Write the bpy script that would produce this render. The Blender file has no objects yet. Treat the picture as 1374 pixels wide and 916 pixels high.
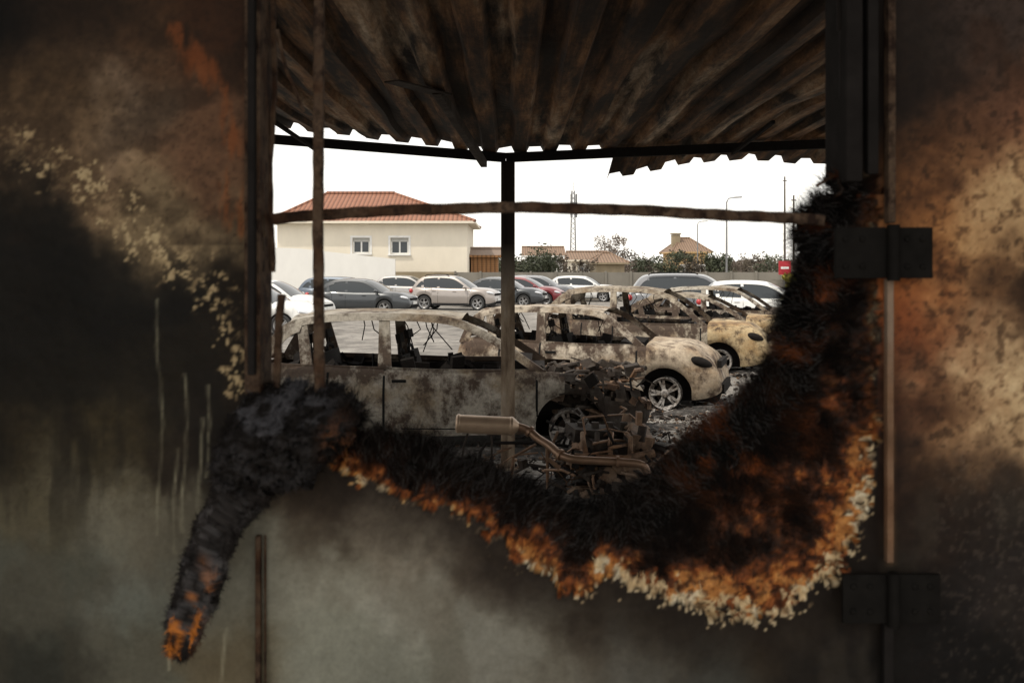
import bpy, bmesh, math, random
import numpy as np
from mathutils import Vector, Matrix, Euler
random.seed(7); np.random.seed(7)
F=1336.0; EYE=1.96
def PX(px,py,d): return ((px-687)/F*d, d, EYE-(py-359)/F*d)
scene=bpy.context.scene
# ------------------------------------------------------------------ noise
def _h(ix,iy,s):
    n=(ix*374761393+iy*668265263+s*1442695041).astype(np.int64)&0xffffffff
    n=((n^(n>>13))*1274126177)&0xffffffff
    n=n^(n>>16)
    return (n&0xffff)/65535.0
def vn(x,y,s=0):
    x=np.asarray(x,float);y=np.asarray(y,float)
    ix=np.floor(x).astype(np.int64);iy=np.floor(y).astype(np.int64)
    fx=x-ix;fy=y-iy;fx=fx*fx*(3-2*fx);fy=fy*fy*(3-2*fy)
    a=_h(ix,iy,s);b=_h(ix+1,iy,s);c=_h(ix,iy+1,s);d=_h(ix+1,iy+1,s)
    return (a*(1-fx)+b*fx)*(1-fy)+(c*(1-fx)+d*fx)*fy
def fbm(x,y,s=0,o=4):
    r=0;a=.5;t=0
    for i in range(o):
        r=r+a*vn(x*2**i+i*17.3,y*2**i-i*9.1,s+i*31);t+=a;a*=.55
    return r/t
# ------------------------------------------------------------------ mesh builder
class MB:
    def __init__(s): s.v=[];s.f=[];s.m=[]
    def add(s,vs,fs,mi=0):
        o=len(s.v);s.v.extend([tuple(v) for v in vs])
        for f in fs: s.f.append(tuple(i+o for i in f));s.m.append(mi)
    def box(s,c,size,mi=0,rot=None):
        hx,hy,hz=[a/2 for a in size]
        vs=[Vector((x,y,z)) for x in(-hx,hx) for y in(-hy,hy) for z in(-hz,hz)]
        if rot is not None:
            R=Euler(rot).to_matrix();vs=[R@v for v in vs]
        vs=[v+Vector(c) for v in vs]
        s.add(vs,[(0,1,3,2),(4,6,7,5),(0,4,5,1),(2,3,7,6),(0,2,6,4),(1,5,7,3)],mi)
    def beam(s,p0,p1,w,h,mi=0):
        p0=Vector(p0);p1=Vector(p1);d=(p1-p0).normalized()
        up=Vector((0,0,1)) if abs(d.z)<.9 else Vector((0,1,0))
        a=d.cross(up).normalized();b=a.cross(d)
        vs=[]
        for p in(p0,p1):
            for sx,sy in((-1,-1),(1,-1),(1,1),(-1,1)): vs.append(p+a*sx*w/2+b*sy*h/2)
        s.add(vs,[(0,1,2,3),(7,6,5,4),(0,4,5,1),(1,5,6,2),(2,6,7,3),(3,7,4,0)],mi)
    def tube(s,path,r,mi=0,n=10,caps=True):
        path=[Vector(p) for p in path]
        rs=r if isinstance(r,(list,tuple)) else [r]*len(path)
        vs=[];fs=[];ref=None
        for i,p in enumerate(path):
            d=(path[min(i+1,len(path)-1)]-path[max(i-1,0)]).normalized()
            if ref is None:
                ref=Vector((0,0,1)) if abs(d.z)<.9 else Vector((0,1,0))
            a=d.cross(ref);
            if a.length<1e-4:a=d.cross(Vector((1,0,0)))
            a.normalize();b=a.cross(d).normalized();ref=b
            for k in range(n):
                t=2*math.pi*k/n;vs.append(p+(a*math.cos(t)+b*math.sin(t))*rs[i])
        for i in range(len(path)-1):
            for k in range(n):
                k2=(k+1)%n;fs.append((i*n+k,i*n+k2,(i+1)*n+k2,(i+1)*n+k))
        if caps:
            fs.append(tuple(range(n))[::-1]);fs.append(tuple((len(path)-1)*n+k for k in range(n)))
        s.add(vs,fs,mi)
    def lathe(s,prof,mi=0,n=32,c=(0,0,0)):
        vs=[];fs=[]
        for r,y in prof:
            for k in range(n):
                t=2*math.pi*k/n;vs.append((c[0]+r*math.cos(t),c[1]+y,c[2]+r*math.sin(t)))
        for i in range(len(prof)-1):
            for k in range(n):
                k2=(k+1)%n;fs.append((i*n+k,i*n+k2,(i+1)*n+k2,(i+1)*n+k))
        s.add(vs,fs,mi)
    def ell(s,c,r,mi=0,nu=14,nv=8,rot=None):
        vs=[];fs=[]
        R=Euler(rot).to_matrix() if rot else None
        for j in range(nv+1):
            ph=math.pi*j/nv
            for i in range(nu):
                th=2*math.pi*i/nu
                p=Vector((r[0]*math.sin(ph)*math.cos(th),r[1]*math.sin(ph)*math.sin(th),r[2]*math.cos(ph)))
                if R:p=R@p
                vs.append(p+Vector(c))
        for j in range(nv):
            for i in range(nu):
                i2=(i+1)%nu;fs.append((j*nu+i,(j+1)*nu+i,(j+1)*nu+i2,j*nu+i2))
        s.add(vs,fs,mi)
    def obj(s,name,mats,parent=None,smooth=None,bevel=0):
        me=bpy.data.meshes.new(name);me.from_pydata(s.v,[],s.f)
        for m in mats: me.materials.append(m)
        me.polygons.foreach_set('material_index',s.m)
        if smooth is not None:
            me.polygons.foreach_set('use_smooth',[True]*len(s.f))
            me.update();me.set_sharp_from_angle(angle=math.radians(smooth))
        me.update()
        o=bpy.data.objects.new(name,me);scene.collection.objects.link(o)
        if bevel:
            b=o.modifiers.new('b','BEVEL');b.width=bevel;b.segments=2;b.limit_method='ANGLE'
        if parent:o.parent=parent
        return o
def empty(name,loc=(0,0,0),yaw=0):
    o=bpy.data.objects.new(name,None);scene.collection.objects.link(o)
    o.location=loc;o.rotation_euler=(0,0,yaw);return o
# ------------------------------------------------------------------ materials
def mat(name):
    m=bpy.data.materials.new(name);m.use_nodes=True
    nt=m.node_tree;b=nt.nodes['Principled BSDF'];return m,nt,b
def noise(nt,scale,detail=6,rough=.6,stretch=None,coord='Object'):
    tc=nt.nodes.new('ShaderNodeTexCoord');mp=nt.nodes.new('ShaderNodeMapping')
    nt.links.new(tc.outputs[coord],mp.inputs[0])
    if stretch:mp.inputs['Scale'].default_value=stretch
    n=nt.nodes.new('ShaderNodeTexNoise');n.inputs['Scale'].default_value=scale
    n.inputs['Detail'].default_value=detail;n.inputs['Roughness'].default_value=rough
    nt.links.new(mp.outputs[0],n.inputs[0]);return n.outputs[0]
def ramp(nt,src,stops):
    r=nt.nodes.new('ShaderNodeValToRGB');nt.links.new(src,r.inputs[0])
    e=r.color_ramp.elements
    while len(e)<len(stops):e.new(.5)
    for i,(p,c) in enumerate(stops):
        e[i].position=p;e[i].color=(c[0],c[1],c[2],1) if not isinstance(c,(int,float)) else (c,c,c,1)
    return r.outputs[0]
def mix(nt,f,a,b,mode='MIX'):
    m=nt.nodes.new('ShaderNodeMix');m.data_type='RGBA';m.blend_type=mode
    for s,v in((0,f),(6,a),(7,b)):
        if hasattr(v,'links'):nt.links.new(v,m.inputs[s])
        else:m.inputs[s].default_value=v if s==0 else (*v,1)
    return m.outputs[2]
def mth(nt,op,a,b):
    m=nt.nodes.new('ShaderNodeMath');m.operation=op
    for s,v in((0,a),(1,b)):
        if hasattr(v,'links'):nt.links.new(v,m.inputs[s])
        else:m.inputs[s].default_value=v
    return m.outputs[0]
def bump(nt,b,src,st=.3,dist=.01):
    n=nt.nodes.new('ShaderNodeBump');n.inputs['Strength'].default_value=st;n.inputs['Distance'].default_value=dist
    nt.links.new(src,n.inputs['Height']);nt.links.new(n.outputs[0],b.inputs['Normal'])
def simple(name,col,rough=.6,metal=0,var=.25,scale=4,coat=0,spec=.5):
    m,nt,b=mat(name)
    n=noise(nt,scale)
    c=mix(nt,n,[x*(1-var) for x in col],[min(1,x*(1+var)) for x in col])
    nt.links.new(c,b.inputs['Base Color']);b.inputs['Roughness'].default_value=rough
    b.inputs['Metallic'].default_value=metal;b.inputs['Specular IOR Level'].default_value=spec
    if coat:
        b.inputs['Coat Weight'].default_value=coat;b.inputs['Coat Roughness'].default_value=.05
    return m
def burnt(name,ash=(.46,.43,.38),tan=(.34,.26,.17),rust=(.16,.075,.035),soot=(.03,.026,.023),dark=.42,off=0,zs=0,spec=.3,soft=.15):
    m,nt,b=mat(name)
    n1=noise(nt,1.3+off*.1,8,.62,(1,1,1.4));n2=noise(nt,4.5+off*.3,8,.7,(1,1,.8));n3=noise(nt,26,5,.7)
    c1=ramp(nt,n1,[(.34,rust),(.42,tan),(.53,ash),(.68,[x*1.2 for x in ash])])
    src=n2
    if zs:
        tc=nt.nodes.new('ShaderNodeTexCoord');sp=nt.nodes.new('ShaderNodeSeparateXYZ');nt.links.new(tc.outputs['Object'],sp.inputs[0])
        zr_=ramp(nt,mth(nt,'MULTIPLY',sp.outputs[2],.5),[(.10,.8),(.17,.1),(.36,0.05),(.47,1),(.62,1),(.70,0)])
        src=mth(nt,'SUBTRACT',n2,mth(nt,'MULTIPLY',zr_,zs))
    f2=ramp(nt,src,[(dark-soft*.3,0),(dark+soft*.7,1)])
    c2=mix(nt,f2,[ (x*.65+y*.35) for x,y in zip(soot,rust)],c1)
    f3=ramp(nt,n3,[(.3,.65),(.6,1)])
    c3=mix(nt,1.0,c2,f3,'MULTIPLY')
    nt.links.new(c3,b.inputs['Base Color']);b.inputs['Roughness'].default_value=.8
    b.inputs['Metallic'].default_value=.0;b.inputs['Specular IOR Level'].default_value=spec
    bump(nt,b,n3,.35,.01)
    return m
M={}
M['ashA']=burnt('burnt_metal_grey',ash=(.35,.32,.27),tan=(.25,.20,.14),rust=(.13,.078,.045),dark=.425,zs=.12)
M['ashB']=burnt('burnt_metal_beige',ash=(.42,.365,.29),tan=(.29,.22,.15),rust=(.14,.08,.046),dark=.43,off=2,zs=.11)
M['ashBh']=burnt('burnt_bonnet_beige',ash=(.43,.355,.265),tan=(.33,.245,.16),rust=(.17,.10,.06),dark=.42,off=1)
M['ashC']=burnt('burnt_metal_tan',ash=(.42,.32,.185),tan=(.36,.24,.115),rust=(.16,.09,.045),dark=.43,off=4)
M['ashD']=burnt('burnt_metal_brown',ash=(.33,.285,.22),tan=(.22,.165,.11),rust=(.12,.07,.04),dark=.44,off=5,zs=.11)
M['soot']=burnt('soot_metal',ash=(.075,.066,.058),tan=(.05,.038,.028),rust=(.04,.024,.016),dark=.48,off=3,spec=.15)
M['rust']=burnt('rusted_metal',ash=(.24,.17,.12),tan=(.20,.11,.06),rust=(.12,.055,.025),dark=.42,off=1)
M['char']=simple('char',(.016,.014,.013),.95,0,.6,30,0,.08)
M['tyre']=simple('tyre_rubber',(.03,.03,.03),.85)
M['rim']=simple('rim_alloy',(.4,.4,.4),.35,.7,.1)
M['rimash']=burnt('ash_alloy',ash=(.34,.32,.30),tan=(.22,.19,.16),rust=(.08,.06,.05),dark=.42,off=60)
M['plastic']=simple('black_plastic',(.03,.03,.032),.6)
M['seam']=simple('panel_gap',(.012,.012,.012),.9,spec=.1)
M['lamp']=simple('headlamp_glass',(.6,.62,.65),.1,.3,.1,8,.5)
M['tail']=simple('tail_lamp',(.4,.02,.02),.2,0,.1,8,.5)
M['plate']=simple('number_plate',(.7,.7,.68),.5)
m,nt,b=mat('car_glass');b.inputs['Base Color'].default_value=(.02,.026,.03,1);b.inputs['Roughness'].default_value=.06;b.inputs['Coat Weight'].default_value=.2
n_=noise(nt,1.5,2);nt.links.new(ramp(nt,n_,[(.3,.04),(.7,.10)]),b.inputs['Roughness']);M['glass']=m
def paint(n,c,metal=.3): return simple(n,c,.35,metal,.06,3,.6)
P={'white':paint('paint_white',(.70,.70,.68),0),'silver':paint('paint_silver',(.33,.32,.31)),'dgrey':paint('paint_dark_grey',(.045,.05,.055)),
 'blue':paint('paint_blue_grey',(.09,.115,.15)),'red':paint('paint_red',(.16,.015,.02),.1),'grey':paint('paint_grey',(.12,.125,.135)),'champ':paint('paint_champagne',(.34,.305,.28))}
# ------------------------------------------------------------------ CAR
def chaikin(p,n=3):
    for _ in range(n):
        q=[p[0]]
        for a,b in zip(p[:-1],p[1:]):
            q.append((a[0]*.75+b[0]*.25,a[1]*.75+b[1]*.25));q.append((a[0]*.25+b[0]*.75,a[1]*.25+b[1]*.75))
        q.append(p[-1]);p=q
    return p
def car(name,loc,yaw,L=4.4,W=.9,H=1.48,xa=None,xwt=None,xrt=.55,xr=.12,belt=.92,nose=.74,wr=.31,xw=(.8,3.45),
        body=None,burn=False,hood=True,cladding=False,front_soot=False,drop=0,rails=False,seed=1,bp=(.46,),quarter=True,hoodmat=None):
    rnd=random.Random(seed)
    if xa is None:xa=L-1.12
    if xwt is None:xwt=xa-.95
    root=empty(name,loc,yaw)
    ox=L/2
    def w(x):
        u=abs(x-L/2)/(L/2);return W*(1-.17*u**5-.03*u*u)
    bk=[(0,belt-.02),(.3,belt+.06),(L*.3,belt+.03),(L*.5,belt),(xa,belt+.0),(xa+.5,belt-.03),(L-.35,nose+.06),(L,nose-.06)]
    bx=[p[0] for p in bk];bz=[p[1] for p in bk]
    def zb(x):
        xs=[x-.12,x-.06,x,x+.06,x+.12];return float(np.mean(np.interp(xs,bx,bz)))
    R=wr+.055
    def low(x):
        z=.24+ (.10*max(0,(x-(L-.45))/.45)**2)+ (.10*max(0,(.45-x)/.45)**2)
        for c in xw:
            dx=abs(x-c)
            if dx<R: z=max(z,wr+math.sqrt(R*R-dx*dx))
        return z
    st=set([round(i*.06,3) for i in range(int(L/.06)+1)])
    for c in xw:
        st={s for s in st if abs(s-c)>R+.02}
        for a in range(0,181,9): st.add(round(c+R*math.cos(math.radians(a)),4))
        st.add(round(c+R+.004,4));st.add(round(c-R-.004,4))
    st={s for s in st if .06<s<L-.06}|{0,.02,.05,L-.05,L-.02,L}
    st|={round(xa,3),round(xr,3)}
    st=sorted(st)
    ts=[(0,.955),(.10,.985),(.28,1.0),(.5,1.005),(.62,1.0),(.68,.985),(.85,.965),(.95,.935),(1.0,.90)]
    def endscale(x):
        e=min(x,L-x)
        return 1 if e>=.05 else (.965 if e>=.03 else (.93 if e>.01 else .86))
    def xshift(x,z):
        s=max(0,(x-(L-.6))/.6);r=max(0,(.5-x)/.5)
        return -s*s*.9*max(0,z-.48)**1.6-s*s*.25*max(0,.42-z)+r*r*.25*max(0,z-.6)+r*r*.2*max(0,.42-z)
    def side(x,t):
        lo=low(x);be=zb(x);z=lo+(be-lo)*t
        y=w(x)*float(np.interp(t,[a for a,_ in ts],[b for _,b in ts]))
        return y,z
    body=body or P['silver']
    mats=[body,M['plastic'] if not burn else M['soot'],M['char'] if burn else M['plastic'],M['seam'],hoodmat or body]
    mb=MB();rings=[]
    tops=[(.78,.55),(.5,.85),(.2,1.0)]
    for x in st:
        es=endscale(x);be=zb(x);lo=low(x);cr=.075 if x>xa else .03
        pts=[]
        ww=w(x)
        hp=[(0,.20),(ww*.68,.20),(ww*.70,lo)]+[(side(x,t)[0],side(x,t)[1]) for t,_ in ts]+[(ww*a,be+cr*c) for a,c in tops]+[(0,be+cr*1.03)]
        full=[(-y,z) for y,z in hp]+[(y,z) for y,z in hp[-2:0:-1]]
        for y,z in full:
            y*=es;z=.5+(z-.5)*es
            xx=x+xshift(x,z)
            if burn:
                y+= (float(fbm(np.array([x*3.1+seed]),np.array([z*4.]),seed)[0])-.5)*.05
                z+=(float(vn(np.array([x*2.3+seed]),np.array([y*3.]),seed+5)[0])-.5)*.04
            pts.append((xx-ox,y,z))
        rings.append(pts)
    n=len(rings[0])
    vs=[p for r in rings for p in r];fs=[];ms=[]
    for i in range(len(st)-1):
        xm=(st[i]+st[i+1])/2
        for k in range(n):
            k2=(k+1)%n
            istop=(2+len(ts))<=k<(n-(2+len(ts)))
            if istop and xr<xm<xa: continue
            if istop and xm>xa and not hood and burn and xm<L-.12: continue
            kk=min(k,n-1-k)
            mi=0
            if kk<2:mi=2
            elif kk<4 and cladding:mi=1
            elif istop and xm>xa: mi=4
            elif burn and hoodmat and xm>xa+.02 and kk>=3: mi=4
            if kk==2: mi=2 if not cladding else 1
            if front_soot and xm>xa+.16+rnd.uniform(-.03,.03) and not istop:
                mi=1
                if kk>6 and rnd.random()<.7 and xm>xa+.3: continue
                if rnd.random()<.12:continue
            fs.append((i*n+k,(i+1)*n+k,(i+1)*n+k2,i*n+k2));ms.append(mi)
    mb.v.extend(vs);mb.f.extend(fs);mb.m.extend(ms)
    mb.f.append(tuple(range(n)));mb.m.append(0)
    if not front_soot: mb.f.append(tuple((len(st)-1)*n+k for k in range(n))[::-1]);mb.m.append(4 if hoodmat else 0)
    mb.obj('body',mats,root,35)
    prof=[(xa,zb(xa)-.01),(xa-.5*(xa-xwt),zb(xa)+.56*(H-zb(xa))),(xwt+.12,H-.075),(xwt-.2,H-.02),((xwt+xrt)/2,H),(xrt+.35,H-.025),(xrt,H-.09),((xrt+xr)/2-.02,(H-.09+zb(xr))/2+.03),(xr,zb(xr)-.01)]
    pc=chaikin(prof,3)
    def gy(x,z):
        d=max(0,z-zb(x));return w(x)*.905-.24*d-.28*d*d
    ip=min(range(len(pc)),key=lambda i:abs(pc[i][0]-xwt-.1)+ (0 if i<len(pc)/2 else 9))
    ir=min(range(len(pc)),key=lambda i:abs(pc[i][0]-xrt-.02)+(0 if i>len(pc)/2 else 9))
    mb=MB();cols=[-1,-.96,-.85,-.5,0,.5,.85,.96,1]
    g=[]
    for i,(x,z) in enumerate(pc):
        a=pc[max(0,i-1)];b=pc[min(len(pc)-1,i+1)]
        tx,tz=b[0]-a[0],b[1]-a[1];l=math.hypot(tx,tz);nx,nz=-tz/l,tx/l
        if nz<0: nx,nz=-nx,-nz
        if abs(nz)<.05: nx=-1 if x<L/2 else 1
        ye=gy(x,z)
        row=[]
        for v in cols:
            c=(.04+.07*abs(nx))*(1-v*v)
            dz=0
            if burn and ip<i<ir: dz=-.05*(1-v*v)*float(vn(np.array([x*1.5]),np.array([v*2.]),seed)[0])*1.5
            row.append((x+nx*c-ox,v*ye,z+nz*c+dz))
        g.append(row)
    nc=len(cols)
    vs=[p for r in g for p in r];mb.v=list(vs)
    gl=MB();gl.v=[(p[0],p[1],p[2]-.004) for p in vs]
    for i in range(len(pc)-1):
        for k in range(nc-1):
            f=(i*nc+k,i*nc+k+1,(i+1)*nc+k+1,(i+1)*nc+k)
            edge=k in(0,nc-2)
            if ip<=i<ir or edge: mb.f.append(f);mb.m.append(0)
            elif i>=ir:
                frac=(pc[i][1]-zb(xr))/(H-zb(xr))
                if frac<.12 or frac>.85: mb.f.append(f);mb.m.append(0)
                elif not burn: gl.f.append(f);gl.m.append(0)
            elif not burn: gl.f.append(f);gl.m.append(0)
    def ribbon(outer,inner,th=.035,mi=0,off=0):
        for sgn in(-1,1):
            vs=[]
            for (a,b) in zip(outer,inner):
                for (x,z) in(a,b):
                    y=gy(x,z)+off;vs.append((x-ox,sgn*y,z));vs.append((x-ox,sgn*(y-th),z))
            fs=[]
            for i in range(len(outer)-1):
                q=i*4;r=q+4
                fs+=[(q,q+2,r+2,r),(q+1,r+1,r+3,q+3),(q,r,r+1,q+1),(q+2,q+3,r+3,r+2)]
            fs+=[(0,1,3,2),(len(outer)*4-4,len(outer)*4-2,len(outer)*4-1,len(outer)*4-3)]
            mb.add(vs,fs,mi)
    inner=[]
    for i,(x,z) in enumerate(pc):
        a=pc[max(0,i-1)];b=pc[min(len(pc)-1,i+1)]
        tx,tz=b[0]-a[0],b[1]-a[1];l=math.hypot(tx,tz);nx,nz=tz/l,-tx/l
        if nz>0 : nx,nz=-nx,-nz
        if i>=ir: nx,nz=abs(nx),nz
        wd=.08 if i<ir-2 else .14
        X,Z=x+nx*wd,z+nz*wd
        if i<=ip and nx>0: X=x-abs(nx)*wd
        inner.append((X,max(Z,zb(x)-.02)))
    ribbon(pc,inner)
    def ztop(x):
        xs=[p[0] for p in pc][::-1];zs=[p[1] for p in pc][::-1]
        return float(np.interp(x,xs,zs))
    LW=xa-xr
    bps=[xr+LW*b for b in bp]
    for bxp in bps:
        pw=.075 if burn else .06
        ribbon([(bxp-pw,zb(bxp)-.02),(bxp-pw-.02,ztop(bxp)-.03)],[(bxp+pw,zb(bxp)-.02),(bxp+pw*.6-.03,ztop(bxp)-.03)])
    if quarter:
        q0=xr+LW*.20
        ribbon([(q0-.07,zb(q0)-.02),(q0-.16,ztop(q0)-.04)],[(q0+.06,zb(q0)-.02),(q0-.05,ztop(q0)-.04)])
    xs=np.linspace(xr+.02,xa-.02,24)
    ribbon([(x,zb(x)-.03) for x in xs],[(x,zb(x)+.025) for x in xs],.03,0,.003)
    mb.obj('roof_and_pillars',mats,root,35)
    if not burn:
        for sgn in(-1,1):
            vs=[];fs=[];xs=np.linspace(xr+.04,xa-.06,30)
            for x in xs:
                for q in np.linspace(0,1,4):
                    zz=zb(x)+(max(ztop(x)-.02,zb(x)+.002)-zb(x))*q;vs.append((x-ox,sgn*(gy(x,zz)-.015),zz))
            for i in range(29):
                for k in range(3):
                    a=i*4+k;fs.append((a,a+4,a+5,a+1))
            gl.add(vs,fs)
        gl.obj('windows',[M['glass']],root,40)
        ib=MB();ib.box((L*.42-ox,0,.55),(xa-xr-.5,W*1.4,.5))
        for sx in(.38,.62):
            for sy in(-.4,.4): ib.box((xr+LW*sx-ox,sy,.95),(.14,.45,.6),0,(0,-.2,0))
        ib.obj('seats',[M['plastic']],root,None,.03)
    dt=MB()
    def seam(x,t0,t1,wd=.006):
        for sgn in(-1,1):
            vs=[];k=8
            for i in range(k+1):
                t=t0+(t1-t0)*i/k;y,z=side(x,t)
                y+=.0025
                if burn:
                    y+=(float(fbm(np.array([x*3.1+seed]),np.array([z*4.]),seed)[0])-.5)*.05*sgn+.004
                vs+=[(x-wd-ox,sgn*y,z),(x+wd-ox,sgn*y,z)]
            dt.add(vs,[(2*i,2*i+1,2*i+3,2*i+2) for i in range(k)],3)
    fb=bps[0]
    sw=.006 if not burn else .012
    seam(fb,.06,1,sw);seam(xa-.12,.06,1,sw);seam(min(xw[0]+R+.07,fb-.6) if quarter else fb-.8,.35,1,sw)
    for sgn in(-1,1):
        vs=[];xs=np.linspace(xw[0]+R+.06,xw[1]-R-.06,20)
        for x in xs:
            y,z=side(x,.1);vs+=[(x-ox,sgn*(y+.003),z),(x-ox,sgn*(y+.004),z+.012)]
        dt.add(vs,[(2*i,2*i+1,2*i+3,2*i+2) for i in range(19)],3)
        for hx in(fb-.2,fb+.8) if not burn else ():
            y,z=side(hx,.84);dt.box((hx-ox,sgn*(y+.012),z),(.17,.03,.025),0)
        if burn:
            y,z=side(fb+.16,.84);dt.box((fb+.16-ox,sgn*(y+.0),z),(.15,.03,.03),3)
    if not burn:
        for sgn in(-1,1):
            dt.ell((xa-.28-ox,sgn*(W+.07),belt+.07),(.07,.10,.07),0)
            dt.box((xa-.26-ox,sgn*(W-.03),belt+.04),(.05,.14,.03),3)
            dt.ell((L-.27-ox,sgn*W*.72,nose-.055),(.2,.17,.07),5,rot=(0,.25,-sgn*.35))
            dt.ell((.10-ox,sgn*W*.78,belt-.1),(.1,.13,.11),6)
            dt.ell((L-.09-ox,sgn*W*.62,.40),(.06,.09,.04),3)
        dt.box((L-.045-ox,0,nose-.13),(.05,W*1.0,.09),3);dt.box((L-.02-ox,0,.36),(.05,W*1.1,.12),3)
        dt.box((L+.008-ox,0,.50),(.02,.5,.11),7);dt.box((-.01-ox,0,.62),(.02,.5,.11),7)
        if rails:
            for sgn in(-1,1):
                dt.tube([(xrt+.2-ox,sgn*W*.68,H-.02),(xrt+.3-ox,sgn*W*.69,H+.05),(xwt-.3-ox,sgn*W*.69,H+.055),(xwt-.15-ox,sgn*W*.68,H)],.018,3,8)
    else:
        for sgn in(-1,1):
            if not front_soot: dt.ell((L-.27-ox,sgn*W*.80,nose-.09),(.17,.10,.075),2,rot=(0,.35,-sgn*.5))
        if not front_soot:
            dt.box((L-.05-ox,0,nose-.13),(.06,W*1.0,.1),2);dt.box((L-.0-ox,0,.38),(.05,W*1.2,.13),2)
    dt.obj('trim',mats+[M['lamp'],M['tail'],M['plate']],root,40)
    if burn:
        ib=MB()
        ib.box((xa-.18-ox,0,.78),(.3,W*1.45,.24),1)
        ib.box((xa-.30-ox,-.38,.93),(.22,.5,.14),1,(0,.2,.1));ib.box((xa-.28-ox,.38,.92),(.2,.42,.12),1,(.1,.1,0))
        ib.box(((xa+xr)/2-ox,0,.27),(LW,W*1.3,.06),1)
        for sgn in(-1,1): ib.box(((xa+xr)/2-ox,sgn*(W*.84),.62),(LW*.9,.03,.5),1)
        ib.box((xr+.5-ox,0,.62),(.7,W*1.4,.5),1,(0,.05,0))
        for sx,ys in((.56,(-.38,.38)),(.26,(-.42,0,.42))):
            for sy in ys:
                bxx=xr+LW*sx-ox
                for e in(-.2,.2):
                    ib.tube([(bxx+.45,sy+e,.45),(bxx,sy+e,.42),(bxx-.14,sy+e,.8),(bxx-.2,sy+e*.8,1.08)],.02,1,6)
                ib.tube([(bxx-.2,sy-.16,1.08),(bxx-.22,sy,1.12),(bxx-.2,sy+.16,1.08)],.02,1,6)
                ib.box((bxx-.08,sy,.72),(.08,.42,.68),1,(0,-.28,0))
                for e in(-.06,.06): ib.tube([(bxx-.21,sy+e,1.08),(bxx-.22,sy+e,1.24)],.010,1,5)
                ib.box((bxx-.22,sy,1.24),(.05,.22,.10),1,(0,-.2,rnd.uniform(-.2,.2)))
        st_c=(xa-.5-ox,.38,.88)
        ib.tube([(st_c[0]+.06*math.sin(a)*1.0,st_c[1]+.18*math.cos(a),st_c[2]+.17*math.sin(a)) for a in np.linspace(0,6.283,22)],.014,1,6)
        for q in range(120):
            ib.box((rnd.uniform(xr+.3,xa-.2)-ox,rnd.uniform(-.7,.7),rnd.uniform(.3,.95)),(rnd.uniform(.05,.3),rnd.uniform(.03,.2),rnd.uniform(.02,.12)),1,(rnd.random()*3,rnd.random()*3,rnd.random()*3))
        for q in range(9):
            x0=rnd.uniform(xrt+.3,xwt)-ox;y0=rnd.uniform(-.5,.5)
            ib.tube([(x0,y0,H-.05),(x0+rnd.uniform(-.1,.1),y0+.03,H-.2),(x0+rnd.uniform(-.2,.2),y0,H-.2-rnd.uniform(.05,.3))],.007,1,5)
        ib.obj('burnt_interior',[mats[0],M['char']],root,40)
    if not hood or front_soot:
        e=MB()
        for q in range(210):
            c=(rnd.uniform(xa-.05,L-.12)-ox,rnd.uniform(-.74,.74),rnd.uniform(.35,.88))
            k=rnd.random()
            if k<.5:e.box(c,(rnd.uniform(.04,.26),rnd.uniform(.04,.2),rnd.uniform(.03,.14)),rnd.choice((0,1,1,1)),(rnd.uniform(-.5,.5),rnd.uniform(-.5,.5),rnd.random()*3))
            else:
                d=Vector((rnd.uniform(-1,1),rnd.uniform(-1,1),rnd.uniform(-.4,.4)))*.2
                e.tube([Vector(c)-d,Vector(c)+Vector((0,0,rnd.uniform(-.04,.08))),Vector(c)+d],rnd.uniform(.008,.03),rnd.choice((0,1,1)),7)
        for sgn in(-1,1):
            e.beam((xa-ox,sgn*.60,.84),(L-.35-ox,sgn*.58,.72),.07,.06,0);e.beam((L-.35-ox,sgn*.58,.72),(L-.12-ox,sgn*.5,.50),.06,.05,0)
            e.beam((xa-ox,sgn*.5,.45),(L-.1-ox,sgn*.5,.42),.07,.1,1)
        e.beam((L-.12-ox,-.62,.52),(L-.12-ox,.62,.5),.06,.10,0);e.beam((L-.32-ox,-.6,.75),(L-.32-ox,.6,.73),.05,.05,0)
        e.beam((L-.02-ox,-.72,.55),(L+.04-ox,.6,.42),.05,.09,0)
        for q in range(3): e.box((L-.2-ox,.1*q-.1,.42),(.03,.9-.1*q,.3),1,(0,.1*q,0))
        e.obj('engine_bay',[M['rust'],M['soot']],root,30)
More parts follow.
